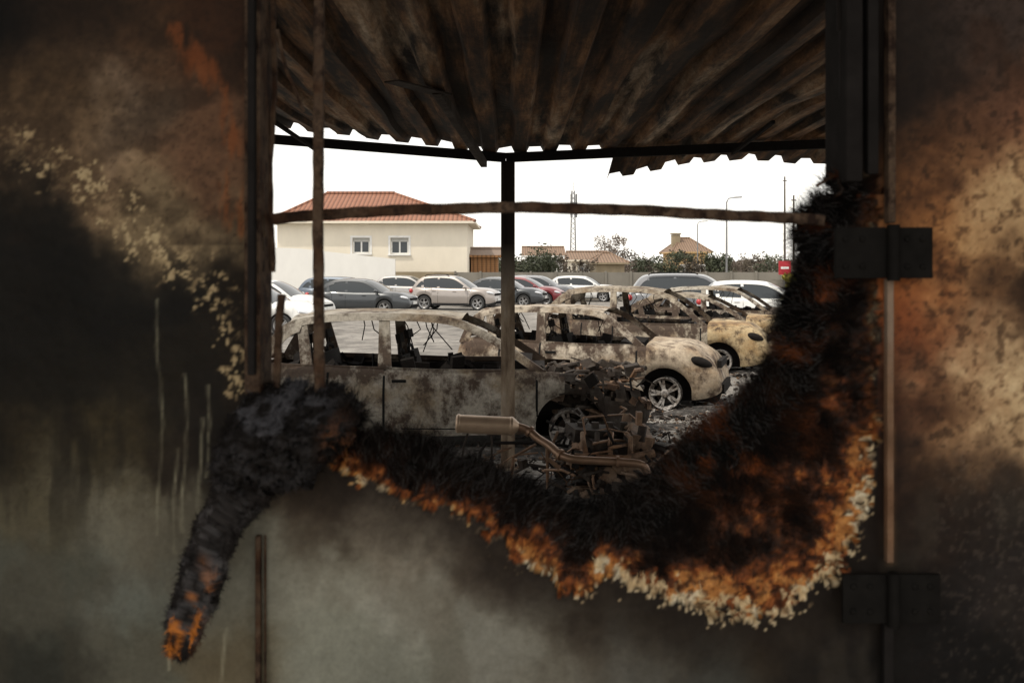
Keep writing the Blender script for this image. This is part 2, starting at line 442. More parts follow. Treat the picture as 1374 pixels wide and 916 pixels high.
    for wi,cx_ in enumerate(xw):
        for sgn in(-1,1):
            wm=MB();rw=wr
            if not burn:
                wm.lathe([(rw*.68,-.09),(rw*.90,-.105),(rw*.97,-.09),(rw,-.06),(rw,.06),(rw*.97,.09),(rw*.9,.105),(rw*.68,.09)],0,36)
            Rr=rw*.70
            wm.lathe([(Rr-.015,-.085),(Rr,-.095),(Rr+.004,-.085),(Rr-.02,-.06),(Rr-.03,0),(Rr-.02,.06),(Rr+.004,.085),(Rr,.095),(Rr-.015,.085),(Rr-.035,.06),(Rr-.045,0),(Rr-.035,-.06),(Rr-.015,-.085)],1,32)
            wm.lathe([(Rr*.62,.0),(Rr*.6,.02),(.0,.02)],3,24)
            wm.lathe([(.0,.088),(.045,.086),(.06,.07),(.06,.03)],1,16)
            for s5 in range(5):
                a=2*math.pi*s5/5+.3+wi
                for da in(-.16,.16):
                    p0=Vector((math.cos(a+da*.6)*.05,.072,math.sin(a+da*.6)*.05));p1=Vector((math.cos(a+da)*Rr*.97,.078,math.sin(a+da)*Rr*.97))
                    d=(p1-p0).normalized();s_=Vector((-d.z,0,d.x))
                    vs=[]
                    for p,hw in((p0,.018),(p1,.014)):
                        for e1,e2 in((-1,.0),(1,.0),(1,-.04),(-1,-.04)): vs.append(p+s_*hw*e1+Vector((0,e2,0)))
                    wm.add(vs,[(0,1,5,4),(1,2,6,5),(2,3,7,6),(3,0,4,7)],1)
            wo=wm.obj('wheel_%d%s'%(wi,'l' if sgn>0 else 'r'),[M['tyre'],M['rim'] if not burn else M['rimash'],M['seam'],M['soot']],root,40)
            zz=wr if not burn else Rr+.02+drop
            wo.location=(cx_-ox,sgn*(W-.13),zz)
            if sgn<0:wo.rotation_euler=(0,0,math.pi)
    if burn: root.location.z-=drop
    return root
D=math.radians
car('burnt_station_wagon',(-.72,11.42,0),D(-1.5),L=4.45,W=.89,H=1.53,xrt=.5,xr=.12,xwt=4.45-2.15,xa=4.45-1.1,body=M['ashA'],burn=True,hood=False,front_soot=True,drop=.06,seed=3,xw=(.85,3.58),belt=.91)
car('burnt_hatchback',(1.18,14.75,0),D(-17),L=3.9,W=.86,H=1.49,xrt=.35,xr=.1,xwt=3.9-1.75,xa=3.9-1.02,body=M['ashB'],hoodmat=M['ashBh'],burn=True,drop=.09,seed=5,xw=(.62,3.15),bp=(.46,),quarter=True,belt=.96,nose=.84)
car('burnt_suv',(2.75,19.4,0),D(-17),L=4.5,W=.92,H=1.66,xrt=.6,xr=.12,body=M['ashD'],hoodmat=M['ashC'],burn=True,drop=.08,seed=8,xw=(.85,3.6),belt=.98,nose=.86)
car('burnt_sedan',(4.3,22.8,0),D(-17),L=4.4,W=.9,H=1.46,xrt=1.1,xr=.45,body=M['ashD'],hoodmat=M['ashC'],burn=True,drop=.08,seed=11,xw=(.85,3.5),nose=.8)
car('burnt_hatchback',(5.8,26.2,0),D(-20),L=4.3,W=.9,H=1.54,body=M['ashA'],burn=True,drop=.07,seed=13,xw=(.8,3.4),nose=.8)
car('parked_suv',(6.5,35.5,0),D(-10),L=4.7,W=.92,H=1.72,body=P['grey'],rails=True,xw=(.9,3.7),belt=1.0,nose=.9,wr=.34)
car('parked_hatchback',(8.4,33.5,0),D(-12),L=4.3,W=.9,H=1.5,body=P['white'],xw=(.8,3.4))
car('parked_suv',(-2.62,46.6,0),D(-14),L=4.15,W=.88,H=1.58,body=P['champ'],cladding=True,rails=True,xw=(.78,3.35),belt=.98,nose=.86,wr=.33)
car('parked_sedan',(-.5,50,0),D(-14),L=4.5,W=.9,H=1.46,body=P['dgrey'],xw=(.85,3.55),xrt=1.2,xr=.55,nose=.78)
car('parked_hatchback',(.75,52.8,0),D(-14),L=4.1,W=.88,H=1.46,body=P['red'],xw=(.78,3.3))
car('parked_sedan',(1.5,56,0),D(-14),L=4.5,W=.9,H=1.5,body=P['grey'],xw=(.85,3.55))
car('parked_hatchback',(4.2,58,0),D(-14),L=4.3,W=.9,H=1.46,body=P['white'],xw=(.8,3.4))
car('parked_sedan',(-6.3,42,0),D(-12),L=4.6,W=.9,H=1.48,body=P['dgrey'],xw=(.85,3.55),xrt=1.15,xr=.5,nose=.78)
car('parked_station_wagon',(-8.1,48.5,0),D(-12),L=4.6,W=.9,H=1.5,body=P['blue'],xw=(.85,3.6))
car('parked_hatchback',(-8.6,36,0),D(-10),L=4.2,W=.89,H=1.5,body=P['white'],xw=(.8,3.35))
car('parked_hatchback',(-7.7,29.5,0),D(-10),L=4.2,W=.89,H=1.5,body=P['white'],xw=(.8,3.35))
car('parked_hatchback',(-5.6,55,0),D(-10),L=4.2,W=.89,H=1.5,body=P['silver'],xw=(.8,3.35))
# ------------------------------------------------------------------ GROUND
m,nt,b=mat('ground_gravel')
n1=noise(nt,.35,8,.65);n2=noise(nt,1.6,9,.75);n3=noise(nt,60,4,.7)
c=ramp(nt,n1,[(.35,(.17,.157,.14)),(.5,(.26,.24,.215)),(.65,(.33,.31,.28))])
c=mix(nt,ramp(nt,n2,[(.36,0),(.56,1)]),(.08,.073,.065),c)
c=mix(nt,.6,c,ramp(nt,n3,[(.3,.35),(.7,1.3)]),'MULTIPLY')
nt.links.new(c,b.inputs['Base Color']);b.inputs['Roughness'].default_value=.95;bump(nt,b,n3,.5,.01)
g=MB();g.add([(-900,-100,0),(900,-100,0),(900,1500,0),(-900,1500,0)],[(0,1,2,3)]);g.obj('ground',[m])
def debris(name,areas,seed,mats):
    r=random.Random(seed);d=MB()
    for (cx,cy,rx,ry,n,sz) in areas:
        for i in range(n):
            a=r.random()*6.283;q=r.random()**.7
            x=cx+math.cos(a)*q*rx;y=cy+math.sin(a)*q*ry
            s=sz*r.uniform(.25,1)**1.5
            k=r.random();mi=r.choice(range(len(mats)))
            if k<.8:d.box((x,y,s*.25+.005),(s*r.uniform(.5,1.6),s*r.uniform(.4,1),s*r.uniform(.15,.7)),mi,(r.uniform(-.5,.5),r.uniform(-.5,.5),r.random()*3.1))
            else:
                an=r.random()*6.28;l=s*2.2
                d.tube([(x,y,.01),(x+math.cos(an)*l*.5,y+math.sin(an)*l*.5,.02+s*.4),(x+math.cos(an+.5)*l,y+math.sin(an+.5)*l,.012)],max(.003,s*.06),mi,5)
    return d.obj(name,mats)
DM=[M['soot'],M['char'],M['rust'],M['char'],M['soot'],M['rimash']]
debris('ash_debris',[(1.4,10.6,.9,.6,700,.07),(.2,10.2,2.6,.5,600,.05),(2.6,13.3,1.1,.6,850,.08),(3.4,14.4,.9,1.0,350,.07),(1.7,12.2,1.0,.6,500,.05),(4.7,18.4,1.2,.8,500,.1),(5.9,22,1.2,.8,350,.12),(7.4,25.4,1,.7,250,.12),(.3,9.0,1.6,1.,500,.06),(1.6,11.3,2.0,1.6,700,.035),(.2,10.6,2.3,.35,500,.05),(3.5,17,3,3,700,.06),(-2.5,14.5,3,1.8,500,.06)],5,DM)
m,nt,b=mat('ash');n2=noise(nt,7,8,.75)
nt.links.new(ramp(nt,n2,[(.42,(.022,.02,.018)),(.54,(.06,.053,.047)),(.62,(.16,.15,.14)),(.70,(.36,.34,.32))]),b.inputs['Base Color']);b.inputs['Roughness'].default_value=1;bump(nt,b,n2,.8,.03)
am=MB();r=random.Random(2)
for (cx,cy,rx,ry,h) in [(2.75,13.35,.9,.5,.09),(1.25,10.7,.8,.4,.08),(.75,8.7,1.1,.7,.10),(4.9,18.3,1.2,.6,.1),(3.6,14.6,.6,.6,.06),(6.1,22,1.1,.6,.1),(0,10.5,1.6,.3,.05),(7.3,25.3,.9,.5,.08),(1.7,12.2,.6,.35,.04)]:
    nr,na=8,36;vs=[(cx,cy,h)];fs=[]
    for i in range(1,nr+1):
        for k in range(na):
            a=2*math.pi*k/na;q=i/nr*(1+.25*math.sin(3*a+cx)+.12*math.sin(7*a))
            z=h*(1-(i/nr)**1.5)+(r.uniform(-.012,.02) if i<nr else -.003)
            vs.append((cx+math.cos(a)*rx*q,cy+math.sin(a)*ry*q,z))
    for k in range(na): fs.append((0,1+k,1+(k+1)%na))
    for i in range(nr-1):
        for k in range(na):
            a=1+i*na+k;b_=1+i*na+(k+1)%na;fs.append((a,a+na,b_+na,b_))
    am.add(vs,fs)
am.obj('ash_pile',[m])
# ------------------------------------------------------------------ burnt engine + exhaust
pipem=simple('burnt_pipe_steel',(.22,.135,.085),.42,.55,.35,9)
mufm=simple('muffler_steel',(.40,.29,.20),.42,.5,.35,7)
root=empty('burnt_engine',(.82,8.55,0));root.scale=(1.12,1.12,1.12)
e=MB();r=random.Random(9)
e.box((0,0,.30),(.42,.36,.30),0,(0.1,.12,.3));e.box((-.1,.05,.47),(.40,.22,.10),0,(.1,.1,.3));e.box((.22,-.02,.42),(.16,.3,.2),1,(.2,.2,.1))
for q in range(4):
    o_=r.uniform(-.03,.03)
    e.tube([(-.2+q*.11,-.12,.50),(-.2+q*.11+o_,-.22,.46+o_),(-.18+q*.10+o_,-.26,.36)],.02,(1,0,3,1)[q],9)
    e.tube([(-.2+q*.11,.04,.5),(-.2+q*.11,.04,.56)],.03,0,10)
e.tube([(-.27,-.27,.35),(.1,-.3,.34),(.32,-.27,.38)],.03,1,10)
for q in range(3):
    e.lathe([(0,-.01),(.06,-.01),(.07,0),(.06,.015),(.02,.02)],1,20,(.18+.1*q-.2,-.22,.2+.08*(q%2)))
e.lathe([(.10,-.02),(.12,-.02),(.125,0),(.12,.02),(.10,.02),(.10,-.02)],1,26,(.34,-.2,.18))
for q in range(230):
    c=(r.gauss(0,.26),r.uniform(-.33,.3),abs(r.gauss(.24,.18))+.03)
    if r.random()<.35:e.box(c,(r.uniform(.02,.12),r.uniform(.02,.1),r.uniform(.015,.07)),r.choice((0,1,2)),(r.random()*3,r.random()*3,r.random()*3))
    else:
        d=Vector((r.uniform(-1,1),r.uniform(-1,1),r.uniform(-.6,.6)))*.14
        e.tube([Vector(c)-d,Vector(c)+Vector((r.uniform(-.05,.05),0,r.uniform(-.02,.07))),Vector(c)+d],r.uniform(.004,.014),r.choice((0,1,3,2)),6)
for q in range(34):
    a=(r.uniform(-1.1,.4),r.uniform(-.3,.4),.02);
    pts=[a];p=Vector(a)
    for k in range(4):
        p=p+Vector((r.uniform(-.16,.2),r.uniform(-.1,.1),r.uniform(-.06,.14)));p.z=max(.02,p.z);pts.append(tuple(p))
    e.tube(pts,r.uniform(.004,.009),r.choice((0,1,2)),5)
e.tube([(-1.0,.1,.02),(-.98,.1,.32),(-.93,.1,.39),(-.5,.05,.40),(-.3,0,.38)],.013,2,8)
e.tube([(-.46,.0,.02),(-.46,.0,.3),(-.38,-.02,.50)],.012,1,8)
e.tube([(-.75,.0,.02),(-.72,.0,.3),(-.55,-.02,.40)],.012,1,8)
e.obj('engine_block',[M['soot'],M['rust'],M['char'],pipem],root,35)
root2=empty('exhaust_pipe',(0,0,0))
e=MB();d=8.35
def q3(px,py,dd=d): return PX(px,py,dd)
a=Vector(q3(612,568));b_=Vector(q3(696,572));ax=(b_-a).normalized()
path=[a-ax*.004,a,a+ax*.012,a+ax*.03,a+ax*.034,b_-ax*.075,b_-ax*.07,b_-ax*.05,b_-ax*.03,b_];e.tube(path,[.045,.070,.080,.080,.076,.076,.080,.078,.06,.034],1,26)
pp=[q3(694,572),q3(708,577),q3(722,588,8.3),q3(738,598,8.2),q3(752,610,8.1),q3(770,616,8.05),q3(800,618,8.05),q3(835,620,8.05),q3(862,624,8.05),q3(870,640,8.05)]
pts=[Vector(p) for p in pp]
sm=[]
for i in range(len(pts)-1):
    p0=pts[max(0,i-1)];p1=pts[i];p2=pts[i+1];p3=pts[min(len(pts)-1,i+2)]
    for t in np.linspace(0,1,6)[:-1]:
        sm.append(.5*((2*p1)+(p2-p0)*t+(2*p0-5*p1+4*p2-p3)*t*t+(3*p1-p0-3*p2+p3)*t**3))
e.tube(sm,.034,0,14);
for i in(6,20,34): e.tube([sm[i]-(sm[i+1]-sm[i]).normalized()*.012,sm[i]+(sm[i+1]-sm[i]).normalized()*.012],.050,0,14)
e.tube([sm[14],sm[14]+Vector((0,.02,-.12)),sm[14]+Vector((.1,.02,-.2))],.02,0,10)
e.tube([a+ax*.3+Vector((0,0,-.07)),a+ax*.3+Vector((0,0,-.3)),a+ax*.34+Vector((0,.05,-.62))],.009,2,6)
e.tube([a+ax*.1+Vector((0,0,-.07)),a+ax*.06+Vector((0,0.02,-.2)),a+ax*.02+Vector((0,.05,-.62))],.009,2,6)
e.obj('muffler_and_pipe',[pipem,mufm,M['soot']],root2,35)
# ------------------------------------------------------------------ CANOPY ROOF
root=empty('corrugated_canopy')
def zfront(x):
    return float(np.interp(x,[-5,-2.3,-.35,-.05,.3,3.2,5],[3.42,3.28,3.04,3.02,3.03,3.17,3.25]))
def zroof(x,y):
    t=max(0,min(1,(y-1.3)/8.4))
    z=(3.22)*(1-t)+ (zfront(x)+.06)*t
    z+=(float(vn(np.array([x*.9]),np.array([y*.6]),4)[0])-.5)*.07*(1-max(0,t-.7)*2.6)
    if y>9.75: z-=(y-9.75)*.18*(1+.5*math.sin(x*2))
    return z
mb=MB();pitch=.29;xs=[];h=[]
x=-5.2
while x<5.6:
    for dx,hh in((0,0),(.12,0),(.15,.06),(.26,.06)):
        xs.append(x+dx);h.append(hh)
    x+=pitch
def sheet(xr_,y0,y1,ny,dz=0):
    ids=[i for i in range(len(xs)) if xr_[0]<=xs[i]<=xr_[1]]
    vs=[];fs=[]
    for j in range(ny+1):
        y=y0+(y1-y0)*j/ny
        for i in ids:
            yy=y
            if j==ny and y1>10: yy+=.06*math.sin(xs[i]*9)+.05*math.sin(xs[i]*3.1)
            wob=(float(vn(np.array([xs[i]*6.]),np.array([yy*1.4]),8)[0])-.5)*.035
            vs.append((xs[i]+wob*.6,yy,zroof(xs[i],yy)+h[i]*(1+wob*8)+wob*.9+dz))
    n=len(ids)
    for j in range(ny):
        for k in range(n-1):
            a=j*n+k;fs.append((a,a+1,a+n+1,a+n))
    mb.add(vs,fs)
sheet((-5.2,1.5),4.3,9.78,40);sheet((-5.2,5.6),1.32,4.6,20,.012);sheet((.95,5.6),4.3,10.65,44,.006)
m,nt,b=mat('sooty_corrugated_steel')
n1=noise(nt,1.0,8,.66,(4.2,.30,1));n2=noise(nt,2.2,7,.66,(2.6,.35,1));n3=noise(nt,24,5,.75,(1,.4,1))
c=ramp(nt,n1,[(.38,(.02,.013,.009)),(.45,(.09,.042,.018)),(.52,(.25,.125,.052)),(.58,(.38,.25,.15)),(.66,(.62,.49,.36))])
c=mix(nt,ramp(nt,n2,[(.40,0),(.58,1)]),(.018,.012,.009),c)
c=mix(nt,1.,c,ramp(nt,n3,[(.3,.45),(.6,1)]),'MULTIPLY')
nt.links.new(c,b.inputs['Base Color']);b.inputs['Roughness'].default_value=.75;b.inputs['Specular IOR Level'].default_value=.2;bump(nt,b,n3,.3,.01)
mb.obj('corrugated_sheets',[m],root)
fr=MB()
fr.beam((-5,9.7,zfront(-5)),(-.06,9.7,3.03),.07,.09,0);fr.beam((-.06,9.7,3.03),(3.2,9.7,zfront(3.2)),.07,.09,0);fr.beam((3.2,9.7,zfront(3.2)),(5,9.7,zfront(5)),.07,.09,0)
for y in(3.9,2.4):
    fr.beam((-5.1,y,3.10),(5.2,y,3.08),.06,.09,0)
for xx in(-4.9,4.9):
    fr.beam((xx,1.4,3.1),(xx,9.7,3.2),.07,.1,0);fr.beam((xx,9.7,0),(xx,9.7,3.2),.12,.12,0)
fr.beam((-.50,6.6,3.14),(-.27,9.6,2.96),.06,.07,1);fr.beam((-.75,6.2,3.12),(-.45,6.7,3.12),.12,.012,1)
for px_,y_ in((-1.9,7.6),(2.1,8.0)):
    fr.beam((px_,y_,3.13),(px_+.05,y_+1.7,3.07),.03,.03,0)
fr.obj('frame_beams',[M['char'],M['soot']],root,None,.004)
m,nt,b=mat('post_steel');n1=noise(nt,2.5,6,.6,(3,3,.7));n3=noise(nt,25,4)
tc=nt.nodes.new('ShaderNodeTexCoord');sp=nt.nodes.new('ShaderNodeSeparateXYZ');nt.links.new(tc.outputs['Object'],sp.inputs[0])
c=ramp(nt,n1,[(.35,(.14,.10,.07)),(.5,(.30,.235,.17)),(.65,(.42,.36,.29))])
mr=nt.nodes.new('ShaderNodeMapRange');mr.inputs[1].default_value=1.5;mr.inputs[2].default_value=2.2;nt.links.new(sp.outputs[2],mr.inputs[0])
c=mix(nt,mr.outputs[0],c,(.02,.015,.012));nt.links.new(c,b.inputs['Base Color']);b.inputs['Roughness'].default_value=.8;b.inputs['Specular IOR Level'].default_value=.15;bump(nt,b,n3,.4,.01)  # upper post's backlit silhouette painted into the colour, above the brighter lower part
po=MB();po.box((-.04,9.7,1.5),(.135,.006,3.0));po.box((-.1045,9.745,1.5),(.006,.084,2.996));po.box((.0245,9.745,1.5),(.006,.084,2.996));po.box((-.04,9.72,.006),(.26,.22,.012))
po.box((-.06,9.694,1.5),(.008,.006,2.9))
po.obj('steel_post',[m])
# ------------------------------------------------------------------ WALL with burnt hole
DW=1.2;S=F/DW
hole=[(353,-44),(352,60),(349,180),(356,300),(350,420),(349,528),(400,534),(445,534),(474,560),(462,600),(500,596),(535,600),(575,612),(620,634),(680,655),(740,688),(790,704),(830,698),(862,672),(905,640),(945,600),(985,572),(1020,535),(1052,505),(1062,470),(1068,430),(1084,385),(1102,345),(1090,303),(1100,278),(1126,262),(1130,180),(1126,100),(1122,-44)]
band=[(452,628),(470,642),(540,664),(600,684),(660,712),(690,750),(740,776),(785,800),(803,772),(850,786),(900,804),(960,824),(1030,830),(1080,810),(1110,782),(1150,728),(1160,680),(1172,620),(1180,560),(1181,440),(1181,240),(1130,235)]
def inpoly(x,y,poly):
    r=np.zeros(x.shape,bool);j=len(poly)-1
    for i in range(len(poly)):
        xi,yi=poly[i];xj,yj=poly[j]
        c=((yi>y)!=(yj>y))&(x<(xj-xi)*(y-yi)/((yj-yi)+1e-12)+xi)
        r^=c;j=i
    return r
def dist(x,y,pl,closed=False):
    best=np.full(x.shape,1e9);bx_=np.zeros(x.shape);by_=np.zeros(x.shape)
    segs=list(zip(pl[:-1],pl[1:]))
    if closed:segs.append((pl[-1],pl[0]))
    for (x0,y0),(x1,y1) in segs:
        dx,dy=x1-x0,y1-y0;t=np.clip(((x-x0)*dx+(y-y0)*dy)/(dx*dx+dy*dy),0,1)
        qx=x0+t*dx;qy=y0+t*dy;d_=np.hypot(x-qx,y-qy)
        k=d_<best;best=np.where(k,d_,best);bx_=np.where(k,qx,bx_);by_=np.where(k,qy,by_)
    return best,bx_,by_
bandpoly=[(462,600),(500,596),(535,600),(575,612),(620,634),(680,655),(740,688),(790,704),(830,698),(862,672),(905,640),(945,600),(985,572),(1020,535),(1052,505),(1062,470),(1068,430),(1084,385),(1102,345),(1090,303),(1100,278),(1126,262)]+band[::-1]
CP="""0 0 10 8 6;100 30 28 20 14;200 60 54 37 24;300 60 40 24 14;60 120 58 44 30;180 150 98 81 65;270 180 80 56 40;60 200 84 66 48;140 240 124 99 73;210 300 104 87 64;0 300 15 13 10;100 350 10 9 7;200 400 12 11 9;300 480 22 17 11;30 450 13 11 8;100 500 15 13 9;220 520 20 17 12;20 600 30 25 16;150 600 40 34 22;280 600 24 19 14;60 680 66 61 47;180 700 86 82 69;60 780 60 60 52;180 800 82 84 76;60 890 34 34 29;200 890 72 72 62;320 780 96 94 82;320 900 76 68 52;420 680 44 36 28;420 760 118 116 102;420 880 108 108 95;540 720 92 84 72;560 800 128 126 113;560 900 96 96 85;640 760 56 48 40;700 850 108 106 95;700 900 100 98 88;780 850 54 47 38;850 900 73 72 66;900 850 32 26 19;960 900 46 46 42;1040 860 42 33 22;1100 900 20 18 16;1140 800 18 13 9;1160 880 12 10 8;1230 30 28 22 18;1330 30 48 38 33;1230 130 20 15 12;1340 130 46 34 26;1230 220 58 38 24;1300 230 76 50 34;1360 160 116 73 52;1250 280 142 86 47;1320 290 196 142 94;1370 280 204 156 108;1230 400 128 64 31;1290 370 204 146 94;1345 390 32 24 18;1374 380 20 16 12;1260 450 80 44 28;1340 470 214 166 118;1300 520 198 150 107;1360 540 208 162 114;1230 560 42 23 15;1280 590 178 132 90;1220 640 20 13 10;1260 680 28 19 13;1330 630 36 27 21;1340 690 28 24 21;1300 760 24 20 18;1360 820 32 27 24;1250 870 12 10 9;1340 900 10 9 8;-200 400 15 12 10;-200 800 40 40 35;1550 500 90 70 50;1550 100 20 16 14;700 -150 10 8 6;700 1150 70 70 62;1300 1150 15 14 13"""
CP=np.array([[float(t) for t in l.split()] for l in CP.split(';')])  # soot and paint stains, plus vignette darkening painted into the corner colours
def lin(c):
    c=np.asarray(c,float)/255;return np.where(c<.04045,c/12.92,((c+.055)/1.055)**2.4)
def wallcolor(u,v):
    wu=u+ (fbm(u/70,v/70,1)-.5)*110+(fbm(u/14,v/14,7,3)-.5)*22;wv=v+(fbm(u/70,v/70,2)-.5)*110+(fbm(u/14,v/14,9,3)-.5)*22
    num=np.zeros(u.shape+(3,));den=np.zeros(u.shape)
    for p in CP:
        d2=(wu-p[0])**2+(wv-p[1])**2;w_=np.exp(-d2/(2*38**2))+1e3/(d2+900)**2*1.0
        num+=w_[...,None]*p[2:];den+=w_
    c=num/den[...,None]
    smooth=np.clip((v-600)/120,0,1)*(u<1180)
    c=c*(1+(fbm(u/9,v/9,21,4)-.5)*(.42-.32*smooth))[...,None]
    def blend(c,col,k): return c*(1-k[...,None])+np.array(col,float)*k[...,None]
    nf=fbm(u/9,v/9,33,4)*.55+fbm(u/3.4,v/3.4,34,2)*.45;nL=fbm(u/40,v/40,35,3)
    k=np.clip((fbm(u/26,v/150,61,4)-.46)*5,0,1)*(u<335)*np.clip((v-430)/80,0,1)*np.clip((760-v)/120,0,1)*.55;c=blend(c,(14,12,9),k)
    k=np.clip((fbm(u/60,v/45,62,5)-.5)*7,0,1)*(u<325)*(v<330)*.45;c=blend(c,(26,19,13),k)
    d_,_,_=dist(u+(fbm(u/20,v/20,36,3)-.5)*40,v+(fbm(u/20,v/20,37,3)-.5)*40,[(-20,180),(60,215),(120,262),(200,330),(270,378),(320,440),(328,515)])
    k=np.clip((nf-.50-np.maximum(0,d_-18)/110)*11,0,1)*(d_<60)*np.clip((nL-.3)*4,.2,1);c=blend(c,(190,160,115),k*.8)
    d_,_,_=dist(u,v,[(240,40),(270,85),(300,140),(313,210),(320,300)])
    k=np.clip((fbm(u/12,v/46,41,5)-.40-np.maximum(0,d_-8)/60)*4,0,1);c=blend(c,(112,57,27),k*.6)
    for x0,y0,y1 in((214,400,720),(236,600,745),(247,500,715),(277,515,640),(268,560,700),(300,840,916),(228,850,900)):
        dx=np.abs(u-x0-4*np.sin(v/40.)-3*(vn(v/15,v*0,5)-.5));k=np.clip(1-dx/3.2,0,1)*(v>y0)*(v<y1)*.45*(.5+vn(u*0+x0,v/20,6));c=blend(c,(140,136,112),k)
    k=np.clip((fbm(u/6,v/6,51,3)-.62)*14,0,1)*np.clip((u-1240)/30,0,1)*np.clip((v-580)/40,0,1)*.22;c=blend(c,(100,88,76),k)
    k=np.clip((fbm(u/11,v/11,53,4)-.58)*9,0,1)*np.clip((u-1190)/30,0,1)*(v<600)*.5;c=blend(c,(26,19,14),k)
    k=np.clip((fbm(u/60,v/60,57,4)-.53)*8,0,1)*np.clip((u-1200)/30,0,1)*(v<620)*.45;c=blend(c,(45,28,18),k)
    k=np.clip((fbm(u/4,v/4,63,3)-.66)*14,0,1)*.3*(1-.8*smooth);c=blend(c,(25,18,12),k)
    k=np.clip((fbm(u/50,v/90,65,4)-.5)*6,0,1)*np.clip((v-620)/60,0,1)*.3;c=blend(c,(60,54,44),k)
    jx=(fbm(u/16,v/16,71,3)-.5)*38+(fbm(u/4,v/4,72,2)-.5)*11;jy=(fbm(u/16,v/16,73,3)-.5)*38+(fbm(u/4,v/4,74,2)-.5)*11
    inb=inpoly(u+jx,v+jy,bandpoly)
    dH,_,_=dist(u,v,hole,True);dB,_,_=dist(u+jx,v+jy,band)
    inb=inb|((dH<20)&(u>455)&(v>262)&(v<770)&(u<1178))
    dB2=dB
    near=(~inb)&(v>230)
    k=np.clip(1-dB/90,0,1)*.85*near*(u<1178);c=blend(c,(18,13,9),k)
    k=np.clip((nf-.53-np.maximum(0,dB-3)/85)*13,0,1)*(dB<40)*near*(u<1172)*(u>500)*(.2+.75*(u>760));c=blend(c,(196,166,124),k)
    t=dH/(dH+dB+1e-6)-.06;t=t+(fbm(u/34,v/34,91,4)-.5)*1.0+(fbm(u/8,v/8,93,3)-.5)*.4
    t=np.clip(t,0,1)
    n5=fbm(u/30,v/30,96,3)
    lim=np.where((u>800)&(u<1130)&(v>740),22.,0.)*np.clip((n5-.32)*6,0,1)
    t=np.where((dB2<lim)&(nf>.42),np.maximum(t,.96),np.where((dB2<lim*.7+9)&(n5>.38),np.maximum(t,.74),np.minimum(t,.86)))
    t=np.where(dH<14,np.minimum(t,.3),t)
    st=[0,.40,.54,.66,.76,.84,.92,1]
    cc=np.array([(9,8,7),(16,12,10),(34,20,13),(64,34,18),(106,55,26),(154,86,40),(194,140,86),(214,186,144)],float)
    bc=np.stack([np.interp(t,st,cc[:,i]) for i in range(3)],-1)
    g1=np.exp(-((u-1010)**2/(2*75**2)+(v-610)**2/(2*55**2)))
    rm=np.clip((fbm(u/22,v/22,95,4)-.46)*5,0,1)
    bc=blend(bc,(118,57,25),g1*rm*.75)
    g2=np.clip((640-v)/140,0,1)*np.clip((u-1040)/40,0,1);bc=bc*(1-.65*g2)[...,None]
    bc=blend(bc,(100,50,24),g2*np.clip((fbm(u/26,v/26,97,4)-.57)*7,0,1)*.8)
    g3=np.clip(1-np.abs(v-(735-(u-950)*.1))/26,0,1)*np.clip((u-830)/40,0,1)*np.clip((1110-u)/40,0,1);bc=blend(bc,(16,12,10),g3*.85*np.clip((fbm(u/18,v/18,99,3)-.3)*4,0,1))
    cr_=np.abs(fbm(u/18+jx*.02,v/18,105,4)-.5);bc=blend(bc,(14,10,8),np.clip(1-cr_/.022,0,1)*.75)
    k=np.clip((fbm(u/7,v/7,107,3)-.56)*10,0,1)*.55;bc=blend(bc,(20,13,9),k)
    bc=bc*(.6+.8*fbm(u/4,v/4,101,3))[...,None]
    c=np.where(inb[...,None],bc,c)
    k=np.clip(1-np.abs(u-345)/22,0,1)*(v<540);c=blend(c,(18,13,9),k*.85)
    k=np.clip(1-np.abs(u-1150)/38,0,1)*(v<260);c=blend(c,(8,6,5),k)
    k=np.clip(1-np.abs(u-1195)/10,0,1)*(v>330)*(v<760);c=blend(c,(165,120,75),k*.6*(fbm(u/8,v/25,111,3)))
    return c,inb,dH,dB,t
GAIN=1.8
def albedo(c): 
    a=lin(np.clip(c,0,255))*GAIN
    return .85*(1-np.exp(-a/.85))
xg=list(np.arange(-2.6,-.66,.05))+list(np.arange(-.66,.66,.0028))+list(np.arange(.66,2.65,.05))
zg=list(np.arange(0,1.42,.05))+list(np.arange(1.42,2.34,.0028))+list(np.arange(2.34,3.35,.05))
X,Z=np.meshgrid(np.array(xg),np.array(zg))
U=687+X*S;V=359-(Z-EYE)*S
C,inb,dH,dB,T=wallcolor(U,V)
ju=U+(fbm(U/9,V/9,121,3)-.5)*16*(V>232);jv=V+(fbm(U/9,V/9,123,3)-.5)*16*(V>232)
inside=inpoly(ju,jv,hole)
relief=(fbm(U/60,V/60,131,4)-.5)*.008+(fbm(U/5,V/5,133,3)-.5)*.0012
rec=np.where(inb,.006+.06*(1-np.clip(dH/(dH+dB+1e-6),0,1))**1.3+(fbm(U/26,V/26,141,4)-.5)*.026+(fbm(U/7,V/7,143,3)-.5)*.012,0)
Y=DW+relief+rec
ny,nx=X.shape
keep=~((inside[:-1,:-1].astype(int)+inside[1:,:-1]+inside[:-1,1:]+inside[1:,1:])>=2)
jj,ii=np.nonzero(keep)
a_=jj*nx+ii
faces=np.stack([a_,a_+1,a_+nx+1,a_+nx],1)
used=np.unique(faces);remap=-np.ones(nx*ny,int);remap[used]=np.arange(len(used));faces=remap[faces]
co=np.stack([X.ravel(),Y.ravel(),Z.ravel()],1)[used]
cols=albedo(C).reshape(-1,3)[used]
me=bpy.data.meshes.new('burnt_wall')
me.from_pydata(co.tolist(),[],faces.tolist())
at=me.color_attributes.new('stain_and_shade','FLOAT_COLOR','POINT')
at.data.foreach_set('color',np.concatenate([cols,np.ones((len(cols),1))],1).ravel())
